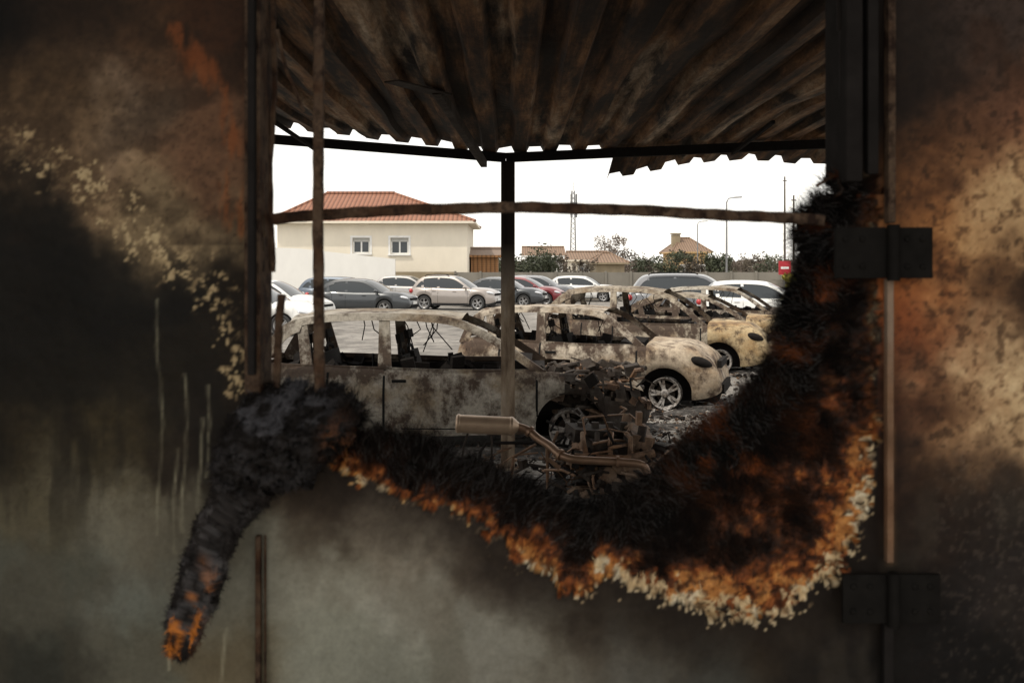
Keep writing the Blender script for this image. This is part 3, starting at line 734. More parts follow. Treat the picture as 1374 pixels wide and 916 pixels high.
me.polygons.foreach_set('use_smooth',[True]*len(me.polygons))
def attrmat(name,rough=.65,bs=.4,metal=0,spec=.4,grain=.3):
    m,nt,b=mat(name)
    a=nt.nodes.new('ShaderNodeAttribute');a.attribute_name='stain_and_shade'
    n1=noise(nt,160,5,.7);n2=noise(nt,30,6,.65)
    c=mix(nt,grain,a.outputs['Color'],ramp(nt,n1,[(.3,.55),(.7,1.35)]),'MULTIPLY')
    c=mix(nt,.3,c,ramp(nt,n2,[(.3,.6),(.7,1.25)]),'MULTIPLY')
    nt.links.new(c,b.inputs['Base Color']);b.inputs['Roughness'].default_value=rough;b.inputs['Metallic'].default_value=metal
    b.inputs['Specular IOR Level'].default_value=spec
    bump(nt,b,n2,bs,.004);return m
wm_=attrmat('burnt_painted_steel',.7,.2,0,.15)
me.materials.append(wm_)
wall=bpy.data.objects.new('burnt_wall_panel',me);scene.collection.objects.link(wall)
so=wall.modifiers.new('s','SOLIDIFY');so.thickness=.003;so.offset=-1
def fibres(px,py,pz,dirx,dirz,cols,ln,wd,name,parent=None,outy=.35):
    n=len(px)
    dy=-np.abs(np.random.randn(n))*outy+.1
    d_=np.stack([dirx,dy,dirz],1);d_/=np.linalg.norm(d_,axis=1)[:,None]
    sd=np.cross(d_,np.array([0,1,0]));sd/=np.linalg.norm(sd,axis=1)[:,None]+1e-9
    p=np.stack([px,py,pz],1);L_=ln[:,None]
    bend=np.random.randn(n,3)*.25
    mid=p+d_*L_*.5;tip=p+(d_+bend)*L_
    v=np.stack([p-sd*wd,p+sd*wd,mid+sd*wd*.8,mid-sd*wd*.8,tip],1).reshape(-1,3)
    f=[]
    for i in range(n):
        o=i*5;f.append((o,o+1,o+2,o+3));f.append((o+3,o+2,o+4))
    me=bpy.data.meshes.new(name);me.from_pydata(v.tolist(),[],f)
    at=me.color_attributes.new('stain_and_shade','FLOAT_COLOR','POINT')
    c=np.repeat(cols,5,0);at.data.foreach_set('color',np.concatenate([c,np.ones((len(c),1))],1).ravel())
    me.materials.append(fm)
    o=bpy.data.objects.new(name,me);scene.collection.objects.link(o)
    if parent:o.parent=parent
    return o
fm=attrmat('charred_wool',.95,.1,0,.08)
cand=np.nonzero((inb&(~inside)).ravel()&(V.ravel()>235))[0]
dHr=dH.ravel()[cand];dBr=dB.ravel()[cand];Tr=T.ravel()[cand]
pr=np.where(dHr<30,2.4,1.0)*np.where(Tr>.62,.10,np.where(Tr>.5,.5,1.0));pr/=pr.sum()
sel=np.random.choice(cand,60000,p=pr)
px=X.ravel()[sel]+np.random.randn(len(sel))*.0015;pz=Z.ravel()[sel]+np.random.randn(len(sel))*.0015;py=Y.ravel()[sel]
_,hx,hy=dist(U.ravel()[sel],V.ravel()[sel],hole,True)
tx=hx-U.ravel()[sel];tz=-(hy-V.ravel()[sel]);l=np.hypot(tx,tz)+1e-6
ang=np.arctan2(tz/l,tx/l)+(fbm(U.ravel()[sel]/40,V.ravel()[sel]/40,151,3)-.5)*3.5+np.random.randn(len(sel))*.35
t_=dHr[np.searchsorted(cand,sel)];tT=Tr[np.searchsorted(cand,sel)]
ln=np.random.uniform(.006,.026,len(sel))*np.where(t_<25,1.2,.85)*np.where(tT>.5,.45,1)
cc=albedo(C).reshape(-1,3)[sel]*np.random.uniform(.4,1.5,(len(sel),1))
grey=(np.random.rand(len(sel))<.15)&(t_<60);cc[grey]=cc[grey]*.5+np.array([.055,.052,.05])
fibres(px,py,pz,np.cos(ang),np.sin(ang),cc,ln,.00035,'charred_wool_fibres')
root=empty('charred_frame_piece')
# broken slab: relief mesh with a tilted top facet
poly=[(284,640),(296,580),(322,524),(360,520),(405,528),(450,530),(482,554),(470,585),(446,612),(420,640),(398,664),(345,660),(312,672)]
gu,gv=np.meshgrid(np.arange(270,500,2.2),np.arange(505,690,2.2))
ju_=gu+(fbm(gu/12,gv/12,201,4)-.5)*26;jv_=gv+(fbm(gu/12,gv/12,203,4)-.5)*26
ins=inpoly(ju_,jv_,poly);de,_,_=dist(ju_,jv_,poly,True);de=np.where(ins,de,0)
ridge=582+(gu-300)*-.06+(fbm(gu/25,gv/25,205,3)-.5)*18
yy=np.where(gv<ridge,1.19-.075*np.clip((gv-520)/60,0,1),1.115+.03*np.clip((gv-ridge)/80,0,1))
yy=yy+.055*(1-np.clip(de/9,0,1))**1.5
crk=np.abs(fbm(gu/20,gv/14,207,4)-.5);yy=yy+np.clip(.03-crk,0,1)*.35+(fbm(gu/14,gv/14,209,5)-.5)*.022+(fbm(gu/4,gv/4,211,3)-.5)*.006
nn_=fbm(gu/22,gv/12,213,5)
kk_=np.clip((nn_-.47)*9,0,1)*np.where(gv<ridge,1,.25)*np.clip((455-gu)/30,0.1,1)
bc_=np.array([.012,.010,.009])*(.5+nn_[...,None]);sc_=bc_*(1-kk_[...,None])+np.array([.058,.056,.060])*kk_[...,None]
sc_=sc_*(.3+.7*np.clip(crk/.03,0,1))[...,None]*(.6+.8*fbm(gu/4,gv/4,215,3))[...,None]
rk=np.exp(-((gu-455)**2/250+(gv-585)**2/500))*np.clip((fbm(gu/8,gv/8,217,3)-.45)*8,0,1);sc_=sc_+np.array([.10,.035,.01])*rk[...,None]
XX=(gu-687)/F*1.15;ZZ=EYE-(gv-359)/F*1.15
h_,w__=gu.shape;vid=np.arange(h_*w__).reshape(h_,w__)
kp=ins[:-1,:-1]&ins[1:,:-1]&ins[:-1,1:]&ins[1:,1:]
j_,i_=np.nonzero(kp);fc=np.stack([vid[j_+1,i_],vid[j_+1,i_+1],vid[j_,i_+1],vid[j_,i_]],1)
us=np.unique(fc);rm_=-np.ones(h_*w__,int);rm_[us]=np.arange(len(us))
co_=np.stack([XX.ravel(),yy.ravel(),ZZ.ravel()],1)[us];cl_=sc_.reshape(-1,3)[us]
me=bpy.data.meshes.new('charred_slab');me.from_pydata(co_.tolist(),[],rm_[fc].tolist())
at=me.color_attributes.new('stain_and_shade','FLOAT_COLOR','POINT');at.data.foreach_set('color',np.concatenate([cl_,np.ones((len(cl_),1))],1).ravel())
me.polygons.foreach_set('use_smooth',[True]*len(me.polygons));me.materials.append(wm_)
o=bpy.data.objects.new('charred_slab',me);scene.collection.objects.link(o);o.parent=root
sm_=o.modifiers.new('s','SOLIDIFY');sm_.thickness=.012;sm_.offset=-1
deu=de.ravel()[us];pb=np.where(deu<10,5.,.35);pb/=pb.sum();s_=np.random.choice(len(us),6000,p=pb)
an=np.random.rand(len(s_))*6.28
fibres(co_[s_,0],co_[s_,1],co_[s_,2],np.cos(an),np.sin(an),cl_[s_]*np.random.uniform(.5,1.6,(len(s_),1)),np.random.uniform(.002,.010,len(s_)),.0005,'slab_fibres',root)
def blobmesh(name,secs,colf,nr=40,ns=60,amp=.006,e=.35,fd=.8,fl=.008):
    P_=[Vector(PX(a,b2,d_)) for a,b2,d_,_,_ in secs];vs=[];cl=[];fs=[]
    tt=np.linspace(0,len(secs)-1,ns)
    for i,t in enumerate(tt):
        k=min(int(t),len(secs)-2);f2=t-k
        p=P_[k].lerp(P_[k+1],f2);hw_=(secs[k][3]*(1-f2)+secs[k+1][3]*f2)/S;hd=secs[k][4]*(1-f2)+secs[k+1][4]*f2
        kk=min(max(t-.5,0),len(P_)-2);k0=int(kk);fk=kk-k0
        da=(P_[k0+1]-P_[k0]).normalized();db=(P_[min(k0+2,len(P_)-1)]-P_[min(k0+1,len(P_)-2)]).normalized()
        d_=da.lerp(db,fk).normalized();sd=d_.cross(Vector((0,1,0))).normalized()
        for j in range(nr):
            a=2*math.pi*j/nr;ca,sa=math.cos(a),math.sin(a)
            cx_=math.copysign(abs(ca)**e,ca);sy_=math.copysign(abs(sa)**e,sa)
            q=p+sd*cx_*hw_+Vector((0,1,0))*sy_*hd
            n0=float(fbm(np.array([q.x*45+q.y*31]),np.array([q.z*45-q.y*27]),161,4)[0])-.5
            n1_=abs(float(fbm(np.array([q.x*130+q.y*70]),np.array([q.z*130-q.y*90]),165,3)[0])-.5)
            nn=n0*2*amp-max(0,.06-n1_)*amp*7
            q=q+(sd*ca+Vector((0,1,0))*sa)*nn*1.6
            vs.append(q);nrm=(sd*ca+Vector((0,1,0))*sa)
            cl.append(colf(t/(len(secs)-1),q,nrm,n1_))
    for i in range(ns-1):
        for j in range(nr):
            j2=(j+1)%nr;fs.append((i*nr+j,i*nr+j2,(i+1)*nr+j2,(i+1)*nr+j))
    fs.append(tuple(range(nr)));fs.append(tuple((ns-1)*nr+j for j in range(nr))[::-1])
    me=bpy.data.meshes.new(name);me.from_pydata([tuple(v) for v in vs],[],fs)
    at=me.color_attributes.new('stain_and_shade','FLOAT_COLOR','POINT');cl=np.array(cl)
    at.data.foreach_set('color',np.concatenate([cl,np.ones((len(cl),1))],1).ravel())
    me.polygons.foreach_set('use_smooth',[True]*len(me.polygons));me.materials.append(wm_)
    o=bpy.data.objects.new(name,me);scene.collection.objects.link(o);o.parent=root
    V_=np.array([tuple(v) for v in vs]);n=int(len(vs)*fd);s_=np.random.randint(0,len(vs),n)
    an=np.random.rand(n)*6.28
    fibres(V_[s_,0],V_[s_,1],V_[s_,2],np.cos(an)*.8,np.sin(an)*.8-.2,cl[s_]*np.random.uniform(.5,1.5,(n,1)),np.random.uniform(.002,fl,n),.0005,name+'_fibres',root)
def c2(t,q,nm,cr):
    n_=float(fbm(np.array([q.x*110]),np.array([q.z*45]),181,4)[0])
    k=max(0,min(1,(t-.42)*3))*max(0,min(1,(n_-.50)*10))
    k*=1 if nm.y<-.8 else .08
    n7=float(fbm(np.array([q.x*70]),np.array([q.z*70]),187,4)[0])
    base=np.array([.024,.020,.018])*(.2+n_*1.2)+np.array([.05,.048,.048])*max(0,min(1,(n7-.55)*8));c_=base*(1-k)+np.array([.50,.165,.028])*k
    return tuple(c_*(.3+.7*min(1,cr/.05)))
blobmesh('hanging_strip',[(345,640,1.19,34,.02),(318,665,1.18,34,.02),(293,705,1.16,28,.018),(273,760,1.14,26,.016),(256,815,1.13,23,.013),(243,862,1.125,15,.01),(236,878,1.12,6,.005)],c2,56,150,.006,.35,.8,.009)
# ---- window frame bars
m=burnt('frame_soot_rust',ash=(.10,.065,.042),tan=(.075,.04,.022),rust=(.05,.022,.012),soot=(.010,.008,.007),dark=.44,off=20,spec=.15)
fm_=m
for nd in m.node_tree.nodes:
    if nd.type=='TEX_NOISE': nd.inputs['Scale'].default_value*=5
def bar(pts,w_,d_):
    b_=MB();pp=[Vector(PX(*p)) for p in pts]
    sm=[]
    for i in range(len(pp)-1):
        for t in np.linspace(0,1,12)[:-1]:
            p=pp[i].lerp(pp[i+1],t);nn=float(vn(np.array([p.z*40]),np.array([p.x*40]),5)[0])-.5
            sm.append(p+Vector((nn*.0015,nn*.001,nn*.0015)))
    sm.append(pp[-1]);vs=[];fs=[]
    for i,p in enumerate(sm):
        d=(sm[min(i+1,len(sm)-1)]-sm[max(0,i-1)]).normalized();a=d.cross(Vector((0,1,0))).normalized();b2=Vector((0,1,0))
        ww=w_*(1+.06*math.sin(i*1.7))
        c_=ww*.25
        for sx,sy in((-ww,-d_+c_),(-ww+c_,-d_),(ww-c_,-d_),(ww,-d_+c_),(ww,d_-c_),(ww-c_,d_),(-ww+c_,d_),(-ww,d_-c_)):
            vs.append(p+a*sx/2+b2*sy/2)
    for i in range(len(sm)-1):
        for k in range(8):
            k2=(k+1)%8;fs.append((i*8+k,i*8+k2,(i+1)*8+k2,(i+1)*8+k))
    fs.append(tuple(range(8)));fs.append(tuple((len(sm)-1)*8+k for k in range(8))[::-1])
    b_.add(vs,fs);return b_
root=empty('burnt_window_frame')
bar([(340,296,1.24),(430,288,1.24),(560,281,1.24),(700,278,1.24),(850,282,1.24),(1000,290,1.24),(1105,296,1.24)],.0135,.012).obj('crossbar',[fm_],root)
bar([(428,-60,1.215),(428,150,1.215),(427,300,1.215),(428,430,1.215),(430,560,1.19)],.0125,.010).obj('vertical_bar',[fm_],root)
bar([(366,-60,1.23),(368,120,1.23),(362,220,1.235),(364,300,1.235),(366,365,1.235)],.006,.006).obj('thin_bar',[fm_],root)
bar([(378,395,1.2),(374,440,1.2),(371,520,1.2)],.009,.007).obj('shard',[fm_],root)
bar([(372,40,1.21),(385,95,1.21),(408,150,1.22)],.004,.003).obj('wire',[fm_],root)
bar([(1095,250,1.22),(1120,235,1.22),(1135,250,1.22)],.004,.003).obj('wire_right',[fm_],root)
fb_=MB()
def fbox(x0,x1,y0,y1,d0,d1,mi=0):
    X0=(x0-687)/S;X1=(x1-687)/S;Z0=EYE-(y1-359)/S;Z1=EYE-(y0-359)/S
    fb_.box(((X0+X1)/2,(d0+d1)/2,(Z0+Z1)/2),(X1-X0,d1-d0,Z1-Z0),mi)
fbox(332,353,-60,528,1.185,1.245);fbox(340,349,-60,500,1.172,1.184,2)
fbox(1128,1150,-60,245,1.18,1.26,2);fbox(1158,1172,-60,235,1.182,1.194,2)
fbox(1184,1194,-60,300,1.180,1.196);fbox(1184,1193,374,750,1.184,1.196,1);fbox(1180,1193,830,1200,1.184,1.1955,2)
fbox(346,353,715,1300,1.186,1.1955);fbox(356,359,715,1300,1.192,1.1958,0)
fbox(360,1128,-64,-44,1.19,1.26,2)
fb_.obj('frame_edges',[fm_,M['rust'],M['char']],root,None,.0015)
for (x0,x1,y0,y1) in((1112,1240,306,373),(1122,1250,762,826)):
    h_=MB();X0=(x0-687)/S;X1=(x1-687)/S;Z0=EYE-(y1-359)/S;Z1=EYE-(y0-359)/S;xc=(1187-687)/S
    h_.box(((X0+xc)/2-.003,1.178,(Z0+Z1)/2),(xc-X0-.006,.006,Z1-Z0));h_.box(((X1+xc)/2+.003,1.178,(Z0+Z1)/2),(X1-xc-.006,.006,Z1-Z0))
    h_.tube([(xc,1.172,Z0-.003),(xc,1.172,Z1+.003)],.0075,0,14)
    for q in((X0+.012),(X0+.032),(X1-.012),(X1-.03)):
        for z in(Z0+.014,Z1-.014): h_.ell((q,1.1745,z),(.004,.002,.004),0,10,6)
    hm=bpy.data.materials.get('hinge_soot') or simple('hinge_soot',(.009,.008,.007),.8,.0,.7,60,0,.08)
    h_.obj('door_hinge',[hm],None,40,.003)
sh=MB()
sh.box((0,.42,3.30),(5.2,1.5,.06));sh.box((-2.57,.42,1.63),(.06,1.5,3.26));sh.box((2.57,.42,1.63),(.06,1.5,3.26))
sh.obj('burnt_shed_sun_blocker',[M['soot']])  # unseen shed roof and sides, cut short to block sun but admit sky
sf=MB();sf.box((0,-.9,.0),(5.06,4.1,.02));sf.obj('shed_floor',[simple('sooty_concrete',(.22,.20,.18),.9,0,.5,3)])
# ------------------------------------------------------------------ BACKGROUND
def wallmat(n,c,s=.15,sc=1.5):
    m,nt,b=mat(n);n1=noise(nt,sc,8,.65,(1,1,.5));n2=noise(nt,40,3)
    nt.links.new(mix(nt,ramp(nt,n1,[(.3,0),(.7,1)]),[x*(1-s) for x in c],c),b.inputs['Base Color']);b.inputs['Roughness'].default_value=.9;bump(nt,b,n2,.2,.01);return m
cream=wallmat('cream_render',(.80,.735,.61),.10);whiteR=wallmat('white_render',(.80,.79,.75),.08);conc=wallmat('concrete_wall_mat',(.24,.22,.185),.35,.8)
beige=wallmat('beige_block',(.32,.26,.17),.3)
def tilemat(n,c1_,c2_):
    m,nt,b=mat(n);tc=nt.nodes.new('ShaderNodeTexCoord');wv=nt.nodes.new('ShaderNodeTexWave');wv.wave_type='BANDS';wv.bands_direction='X';wv.inputs['Scale'].default_value=1.15;wv.inputs['Distortion'].default_value=.4
    nt.links.new(tc.outputs['Object'],wv.inputs[0])
    wz=nt.nodes.new('ShaderNodeTexWave');wz.wave_type='BANDS';wz.bands_direction='Z';wz.inputs['Scale'].default_value=2.2;nt.links.new(tc.outputs['Object'],wz.inputs[0])
    n1=noise(nt,2.5,6,.7)
    c=mix(nt,n1,c1_,c2_);c=mix(nt,.65,c,ramp(nt,wv.outputs[0],[(0,.35),(.5,1.1)]),'MULTIPLY');c=mix(nt,.35,c,ramp(nt,wz.outputs[0],[(0,.4),(.5,1)]),'MULTIPLY')
    nt.links.new(c,b.inputs['Base Color']);b.inputs['Roughness'].default_value=.85;bump(nt,b,wv.outputs[0],.7,.05);return m
tiles=tilemat('terracotta_tiles',(.21,.08,.05),(.33,.165,.10));tiles2=tilemat('weathered_tiles',(.17,.10,.065),(.26,.18,.12))
dgl=simple('window_glass',(.05,.06,.07),.08,0,.3,3);wfr=simple('white_frame',(.75,.75,.73),.5);shut=simple('roller_shutter',(.45,.45,.43),.7)
def house(name,x0,x1,y0,y1,ze,zr,rx0,rx1,wallm,wins,ov=.5,roofm=None,gable=False):
    root=empty(name);mb=MB()
    xs=sorted(set([x0,x1]+[w_[0] for w_ in wins]+[w_[1] for w_ in wins]));zs=sorted(set([0,ze]+[w_[2] for w_ in wins]+[w_[3] for w_ in wins]))
    for i in range(len(xs)-1):
        for j in range(len(zs)-1):
            cx_=(xs[i]+xs[i+1])/2;cz_=(zs[j]+zs[j+1])/2
            if any(w_[0]<cx_<w_[1] and w_[2]<cz_<w_[3] for w_ in wins): continue
            mb.box((cx_,y0+.15,cz_),(xs[i+1]-xs[i],.3,zs[j+1]-zs[j]))
    mb.box((x0+.15,(y0+y1)/2+.15,ze/2),(.3,y1-y0-.3,ze));mb.box((x1-.15,(y0+y1)/2+.15,ze/2),(.3,y1-y0-.3,ze));mb.box(((x0+x1)/2,y1+.15,ze/2),(x1-x0,.3,ze))
    mb.obj('walls',[wallm],root)
    wb=MB()
    for (a,b2,c_,d_) in wins:
        wb.box(((a+b2)/2,y0+.2,(c_+d_)/2),(b2-a,.02,d_-c_),1)
        t=.09
        for bx_ in((a+t/2,(c_+d_)/2,t,d_-c_),(b2-t/2,(c_+d_)/2,t,d_-c_),((a+b2)/2,(c_+d_)/2,t,d_-c_)): wb.box((bx_[0],y0+.165,bx_[1]),(bx_[2],.05,bx_[3]),0)
        wb.box(((a+b2)/2,y0+.16,c_+.045),(b2-a,.05,.09),0);wb.box(((a+b2)/2,y0+.16,d_-.12),(b2-a,.06,.24),2)
        wb.box(((a+b2)/2,y0-.03,c_-.05),(b2-a+.3,.16,.08),0)
        for e_ in(a-.07,b2+.07): wb.box((e_,y0-.012,(c_+d_)/2),(.12,.03,d_-c_+.1),0)
        wb.box(((a+b2)/2,y0-.015,d_+.06),(b2-a+.26,.035,.12),0)
    if wins: wb.obj('windows',[wfr,dgl,shut],root)
    rm=MB();ym=(y0+y1)/2
    e=[(x0-ov,y0-ov,ze),(x1+ov,y0-ov,ze),(x1+ov,y1+ov,ze),(x0-ov,y1+ov,ze)]
    if gable: rx0,rx1=x0-ov,x1+ov
    vs=e+[(rx0,ym,zr),(rx1,ym,zr)];rm.add(vs,[(0,1,5,4),(1,2,5),(2,3,4,5),(3,0,4)],0)
    rm.add([(a,b2,c_-.14) for a,b2,c_ in e],[(0,1,2,3)],1)
    for a,b2 in((0,1),(1,2),(2,3),(3,0)):
        A=e[a];B=e[b2];rm.add([A,B,(B[0],B[1],B[2]-.14),(A[0],A[1],A[2]-.14)],[(0,1,2,3)],1)
    rm.tube([(rx0,ym,zr+.03),(rx1,ym,zr+.03)],.12,0,8)
    if not gable:
        for a,b2 in((0,4),(1,5),(2,5),(3,4)): rm.tube([vs[a],vs[b2]],.10,0,8)
    rm.obj('roof',[roofm or tiles,wallm],root);return root
def wx(p):return (p-687)*60/F
def wz(p):return EYE-(p-359)*60/F
house('cream_house',wx(372),wx(627),60,69,4.75,6.75,-12.0,-7.6,cream,[(wx(473),wx(496),wz(340),wz(319)),(wx(524),wx(548),wz(341),wz(319))])
gw=MB();gw.add([(-20,57,0),(wx(530)*.95,57,0),(wx(530)*.95,57,2.45),(-12.2,57,3.05),(-20,57,3.35),(-20,57.25,0),(wx(530)*.95,57.25,0),(wx(530)*.95,57.25,2.45),(-12.2,57.25,3.05),(-20,57.25,3.35)],[(0,1,2,3,4),(9,8,7,6,5),(1,6,7,2),(2,7,8,3),(3,8,9,4)]);gw.obj('white_garden_wall',[whiteR])
gw=MB();x0=wx(531)
gw.box(((x0+wx(610))/2,59.4,.85),(wx(610)-x0,.2,1.72));
gw.obj('block_wall',[beige])
gw=MB()
for i in range(24):
    xa_=wx(612)+i*1.5;gw.box((xa_+.72,59.6,.85),(1.44,.12,1.66));gw.box((xa_-.02,59.58,.88),(.12,.2,1.74))
gw.obj('concrete_panel_wall',[conc])
wood=tilemat('orange_wood',(.28,.13,.055),(.34,.18,.075))
house('wooden_shed',wx(632)*1.05,wx(668)*1.05,63,66,2.75,3.15,0,0,wood,[],.25,roofm=simple('shed_roof',(.2,.15,.12),.9),gable=True)
for nm,a,b2,dd,ze,zr,mm,gab,rm_ in (('village_house',768,815,95,2.7,3.5,cream,True,tiles2),('village_house',800,838,88,2.4,3.3,beige,False,tiles2),('yellow_house',905,950,110,3.7,5.3,wallmat('yellow_render',(.50,.34,.16),.1),False,tiles2),('village_house',705,755,120,3.4,4.5,whiteR,True,tiles2)):
    X0=(a-687)*dd/F;X1=(b2-687)*dd/F;ww=(X1-X0)
    wins=[(X0+ww*.2,X0+ww*.2+.9,1.2,2.2),(X0+ww*.65,X0+ww*.65+.9,1.2,2.2)] if ww>3 else []
    house(nm,X0,X1,dd,dd+8,ze,zr,X0+ww*.35,X0+ww*.65,mm,wins,.4,roofm=rm_,gable=gab)
c_=MB();c_.box(((905-687)*112/F+.3,113,4.9),(.9,.9,1.6));c_.box(((905-687)*112/F+.3,113,5.8),(1.1,1.1,.12));c_.obj('chimney',[beige])
# foliage
def leafmat(n,a,b2):
    m,nt,b=mat(n);n1=noise(nt,1.2,4);nt.links.new(mix(nt,ramp(nt,n1,[(.35,0),(.65,1)]),a,b2),b.inputs['Base Color']);b.inputs['Roughness'].default_value=.8;return m
lg=leafmat('leaf_green',(.028,.036,.02),(.07,.08,.042));lb=leafmat('leaf_brown',(.05,.04,.03),(.11,.088,.06));lp=leafmat('leaf_pale',(.12,.095,.075),(.2,.16,.13));bark=simple('bark',(.09,.07,.055),.9,0,.4,10);ly=leafmat('leaf_yellow',(.20,.20,.03),(.30,.25,.05))
def tree(name,x,y,h,rad,lm,seed,n=1500,ls=.16,trunk=.12,squat=.7):
    r=random.Random(seed);root=empty(name,(x,y,0));t=MB()
    def br(p,d,l,w_,dep):
        q=p+d*l;mid=p+d*l*.5+Vector((r.uniform(-.1,.1),r.uniform(-.1,.1),0))*l
        t.tube([p,mid,q],[w_,w_*.8,w_*.55],0,6)
        if dep==0 or w_<.008: return
        for i in range(3 if dep>1 else 4):
            nd=(d+Vector((r.uniform(-1,1),r.uniform(-1,1),r.uniform(-.2,.7)))*.75).normalized();br(q,nd,l*r.uniform(.6,.8),w_*.55,dep-1)
    th=h*.3
    for s_ in range(1 if squat>.5 else 4):
        br(Vector((0 if squat>.5 else r.uniform(-rad*.6,rad*.6),0,0)),Vector((r.uniform(-.1,.1),r.uniform(-.1,.1),1)).normalized(),th,trunk,4)
    t.obj('trunk_and_limbs',[bark],root)
    l_=MB()
    cl=[]
    for i in range(22):
        a=r.random()*6.28;q=r.random()**.5;cl.append((math.cos(a)*q*rad*.8,math.sin(a)*q*rad*.8,h*(1-squat)+ (r.random())*h*squat*.9,rad*r.uniform(.18,.4)))
    for i in range(n):
        c=r.choice(cl);v=Vector((r.gauss(0,1),r.gauss(0,1),r.gauss(0,.8)));v=v.normalized()*c[3]*r.uniform(.5,1.1)
        p=Vector(c[:3])+v
        if p.z<.05:continue
        a=Vector((r.gauss(0,1),r.gauss(0,1),r.gauss(0,1))).normalized();b2=a.cross(Vector((r.gauss(0,1),r.gauss(0,1),r.gauss(0,1)))).normalized();s_=ls*r.uniform(.5,1.2)
        l_.add([p-a*s_,p+b2*s_*.45,p+a*s_,p-b2*s_*.45],[(0,1,2,3)])
    l_.obj('foliage',[lm],root)
for i,(px,dd,h_,rad,lm_,n_,ls_) in enumerate([(720,68,3.1,2.0,lg,2600,.13),(748,70,2.9,1.5,lb,1500,.13),(700,72,2.6,1.2,lg,1200,.13),(648,85,3.8,1.6,lb,900,.14),(822,105,5.4,2.0,lp,1500,.14),(850,95,3.4,1.8,lb,1100,.14),(905,72,3.3,1.7,lg,2200,.13),(935,74,3.1,1.8,lb,2200,.13),(965,73,3.0,1.5,lg,1800,.13),(990,90,2.8,1.4,lb,900,.14),(785,80,2.7,1.1,lb,700,.13),(1012,100,3.6,1.8,lb,1100,.14),(665,90,3.0,1.4,lg,900,.14),(870,76,2.9,1.4,lg,1300,.13),(1035,95,3.2,1.6,lg,900,.14)]):
    tree('tree',(px-687)*dd/F,dd,h_,rad,lm_,40+i,n_,ls_,.09,.75)
tree('palm_shrub',(1063-687)*30/F,30,1.9,.35,ly,77,500,.10,.03,.6)
dl=MB();r=random.Random(6)
for i in range(9000):
    x=r.uniform(-120,140);hh=2.6+1.6*float(vn(np.array([x*.12]),np.array([0.]),3)[0])+.8*float(vn(np.array([x*.7]),np.array([0.]),5)[0])
    p=Vector((x,230+r.uniform(-3,3),r.random()**.6*hh));a=Vector((r.gauss(0,1),0,r.gauss(0,1))).normalized()*.5;b2=Vector((-a.z,0,a.x))*.6
    dl.add([p-a,p+b2,p+a,p-b2],[(0,1,2,3)])
dl.obj('distant_trees',[lp])
gal=simple('galvanised_steel',(.22,.22,.22),.5,.5);
def lampPost(px,pyt,dd,arm=1.0,side_=1):
    x=(px-687)*dd/F;h_=EYE-(pyt-359)*dd/F;root=empty('street_lamp',(x,dd,0));b_=MB()
    b_.tube([(0,0,0),(0,0,h_*.5),(0,0,h_-.3),(side_*.12,0,h_-.06),(side_*arm*.5,0,h_)],[.07,.06,.045,.035,.03],0,10)
    b_.box((side_*(arm*.5+.2),0,h_+.01),(.5,.18,.07),0,(0,-.05*side_,0));b_.obj('pole_and_lamp',[gal,wfr],root,40)
lampPost(975,265,62);lampPost(936,297,95)
tw=MB();x=(769-687)*140/F;hT=EYE-(256-359)*140/F
for sx,sy in((-.3,-.3),(.3,-.3),(.3,.3),(-.3,.3)): tw.tube([(x+sx*1.5,140+sy*1.5,0),(x+sx*.6,140+sy*.6,hT)],.07,0,6)
for i in range(18):
    z=i*hT/18;k=1.5-.9*i/18;tw.beam((x-.3*k,140-.3*k,z),(x+.3*k,140-.3*k,z+hT/18),.06,.06);tw.beam((x+.3*k,140-.3*k,z),(x-.3*k,140-.3*k,z+hT/18),.06,.06)
for a in range(3):
    for z in(hT-1.2,hT-3): tw.box((x+.45*math.cos(a*2.1),140+.45*math.sin(a*2.1),z),(.25,.2,1.5))
tw.tube([(x,140,hT),(x,140,hT+1.2)],.04,0,6);tw.obj('telecom_mast',[gal])
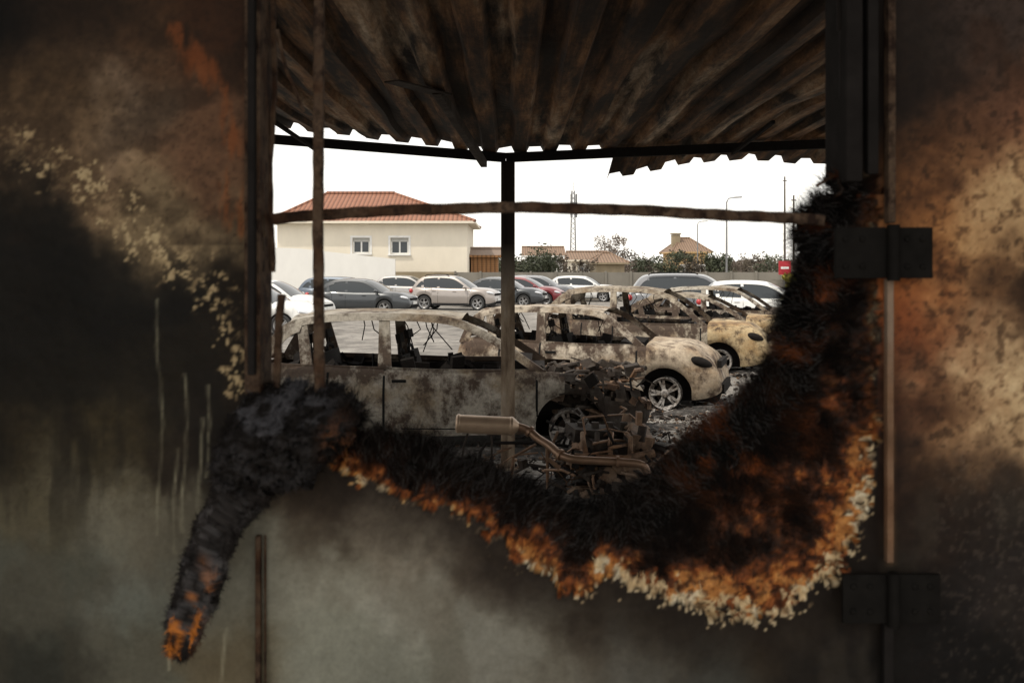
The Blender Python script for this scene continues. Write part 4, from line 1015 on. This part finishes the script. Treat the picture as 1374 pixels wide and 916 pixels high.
for px,pyt,dd,rr in((1053,237,48,.05),(1065,262,40,.045),(1084,305,55,.05)):
    x=(px-687)*dd/F;h_=EYE-(pyt-359)*dd/F;b_=MB();b_.tube([(x,dd,0),(x,dd,h_*.5),(x,dd,h_)],[rr*1.3,rr,rr*.7],0,8)
    b_.beam((x-.1,dd,h_-.2),(x+.1,dd,h_-.2),.04,.04);b_.obj('utility_pole',[bark])
sg=MB();x=(1053-687)*45/F;sg.box((x,45,1.95),(.55,.05,.62),0);sg.box((x,44.972,1.95),(.36,.006,.1),1);sg.tube([(x,45.05,0),(x,45.05,2.25)],.03,2,8);sg.obj('red_sign',[simple('sign_red',(.40,.02,.03),.5),wfr,gal])
# ------------------------------------------------------------------ LIGHT
to=Vector((-.45,-.30,.84)).normalized()
sd=bpy.data.lights.new('sun','SUN');sd.energy=2.6;sd.angle=D(.8);sd.color=(1,.92,.80)
so_=bpy.data.objects.new('sun',sd);scene.collection.objects.link(so_);so_.rotation_euler=to.to_track_quat('Z','Y').to_euler()
w_=bpy.data.worlds.new('World');scene.world=w_;w_.use_nodes=True;nt=w_.node_tree
sk=nt.nodes.new('ShaderNodeTexSky');sk.sky_type='NISHITA';sk.sun_disc=False;sk.sun_elevation=math.asin(to.z);sk.sun_rotation=math.atan2(to.x,to.y)
sk.dust_density=2;sk.air_density=1.0;sk.ozone_density=1
hz=mix(nt,.80,sk.outputs[0],(10.6,10.1,9.3))
bg=nt.nodes['Background'];nt.links.new(hz,bg.inputs[0]);bg.inputs[1].default_value=.15
# ------------------------------------------------------------------ CAMERA
cd=bpy.data.cameras.new('cam');cam=bpy.data.objects.new('camera',cd);scene.collection.objects.link(cam)
cam.location=(0,0,EYE);cam.rotation_euler=(math.pi/2,0,0);cd.sensor_width=36;cd.lens=35.0;cd.shift_y=-99/1374
cd.clip_start=.05;cd.clip_end=3000
cd.dof.use_dof=True;cd.dof.focus_distance=11;cd.dof.aperture_fstop=10
scene.camera=cam
scene.view_settings.view_transform='Standard';scene.view_settings.look='None';scene.view_settings.exposure=0
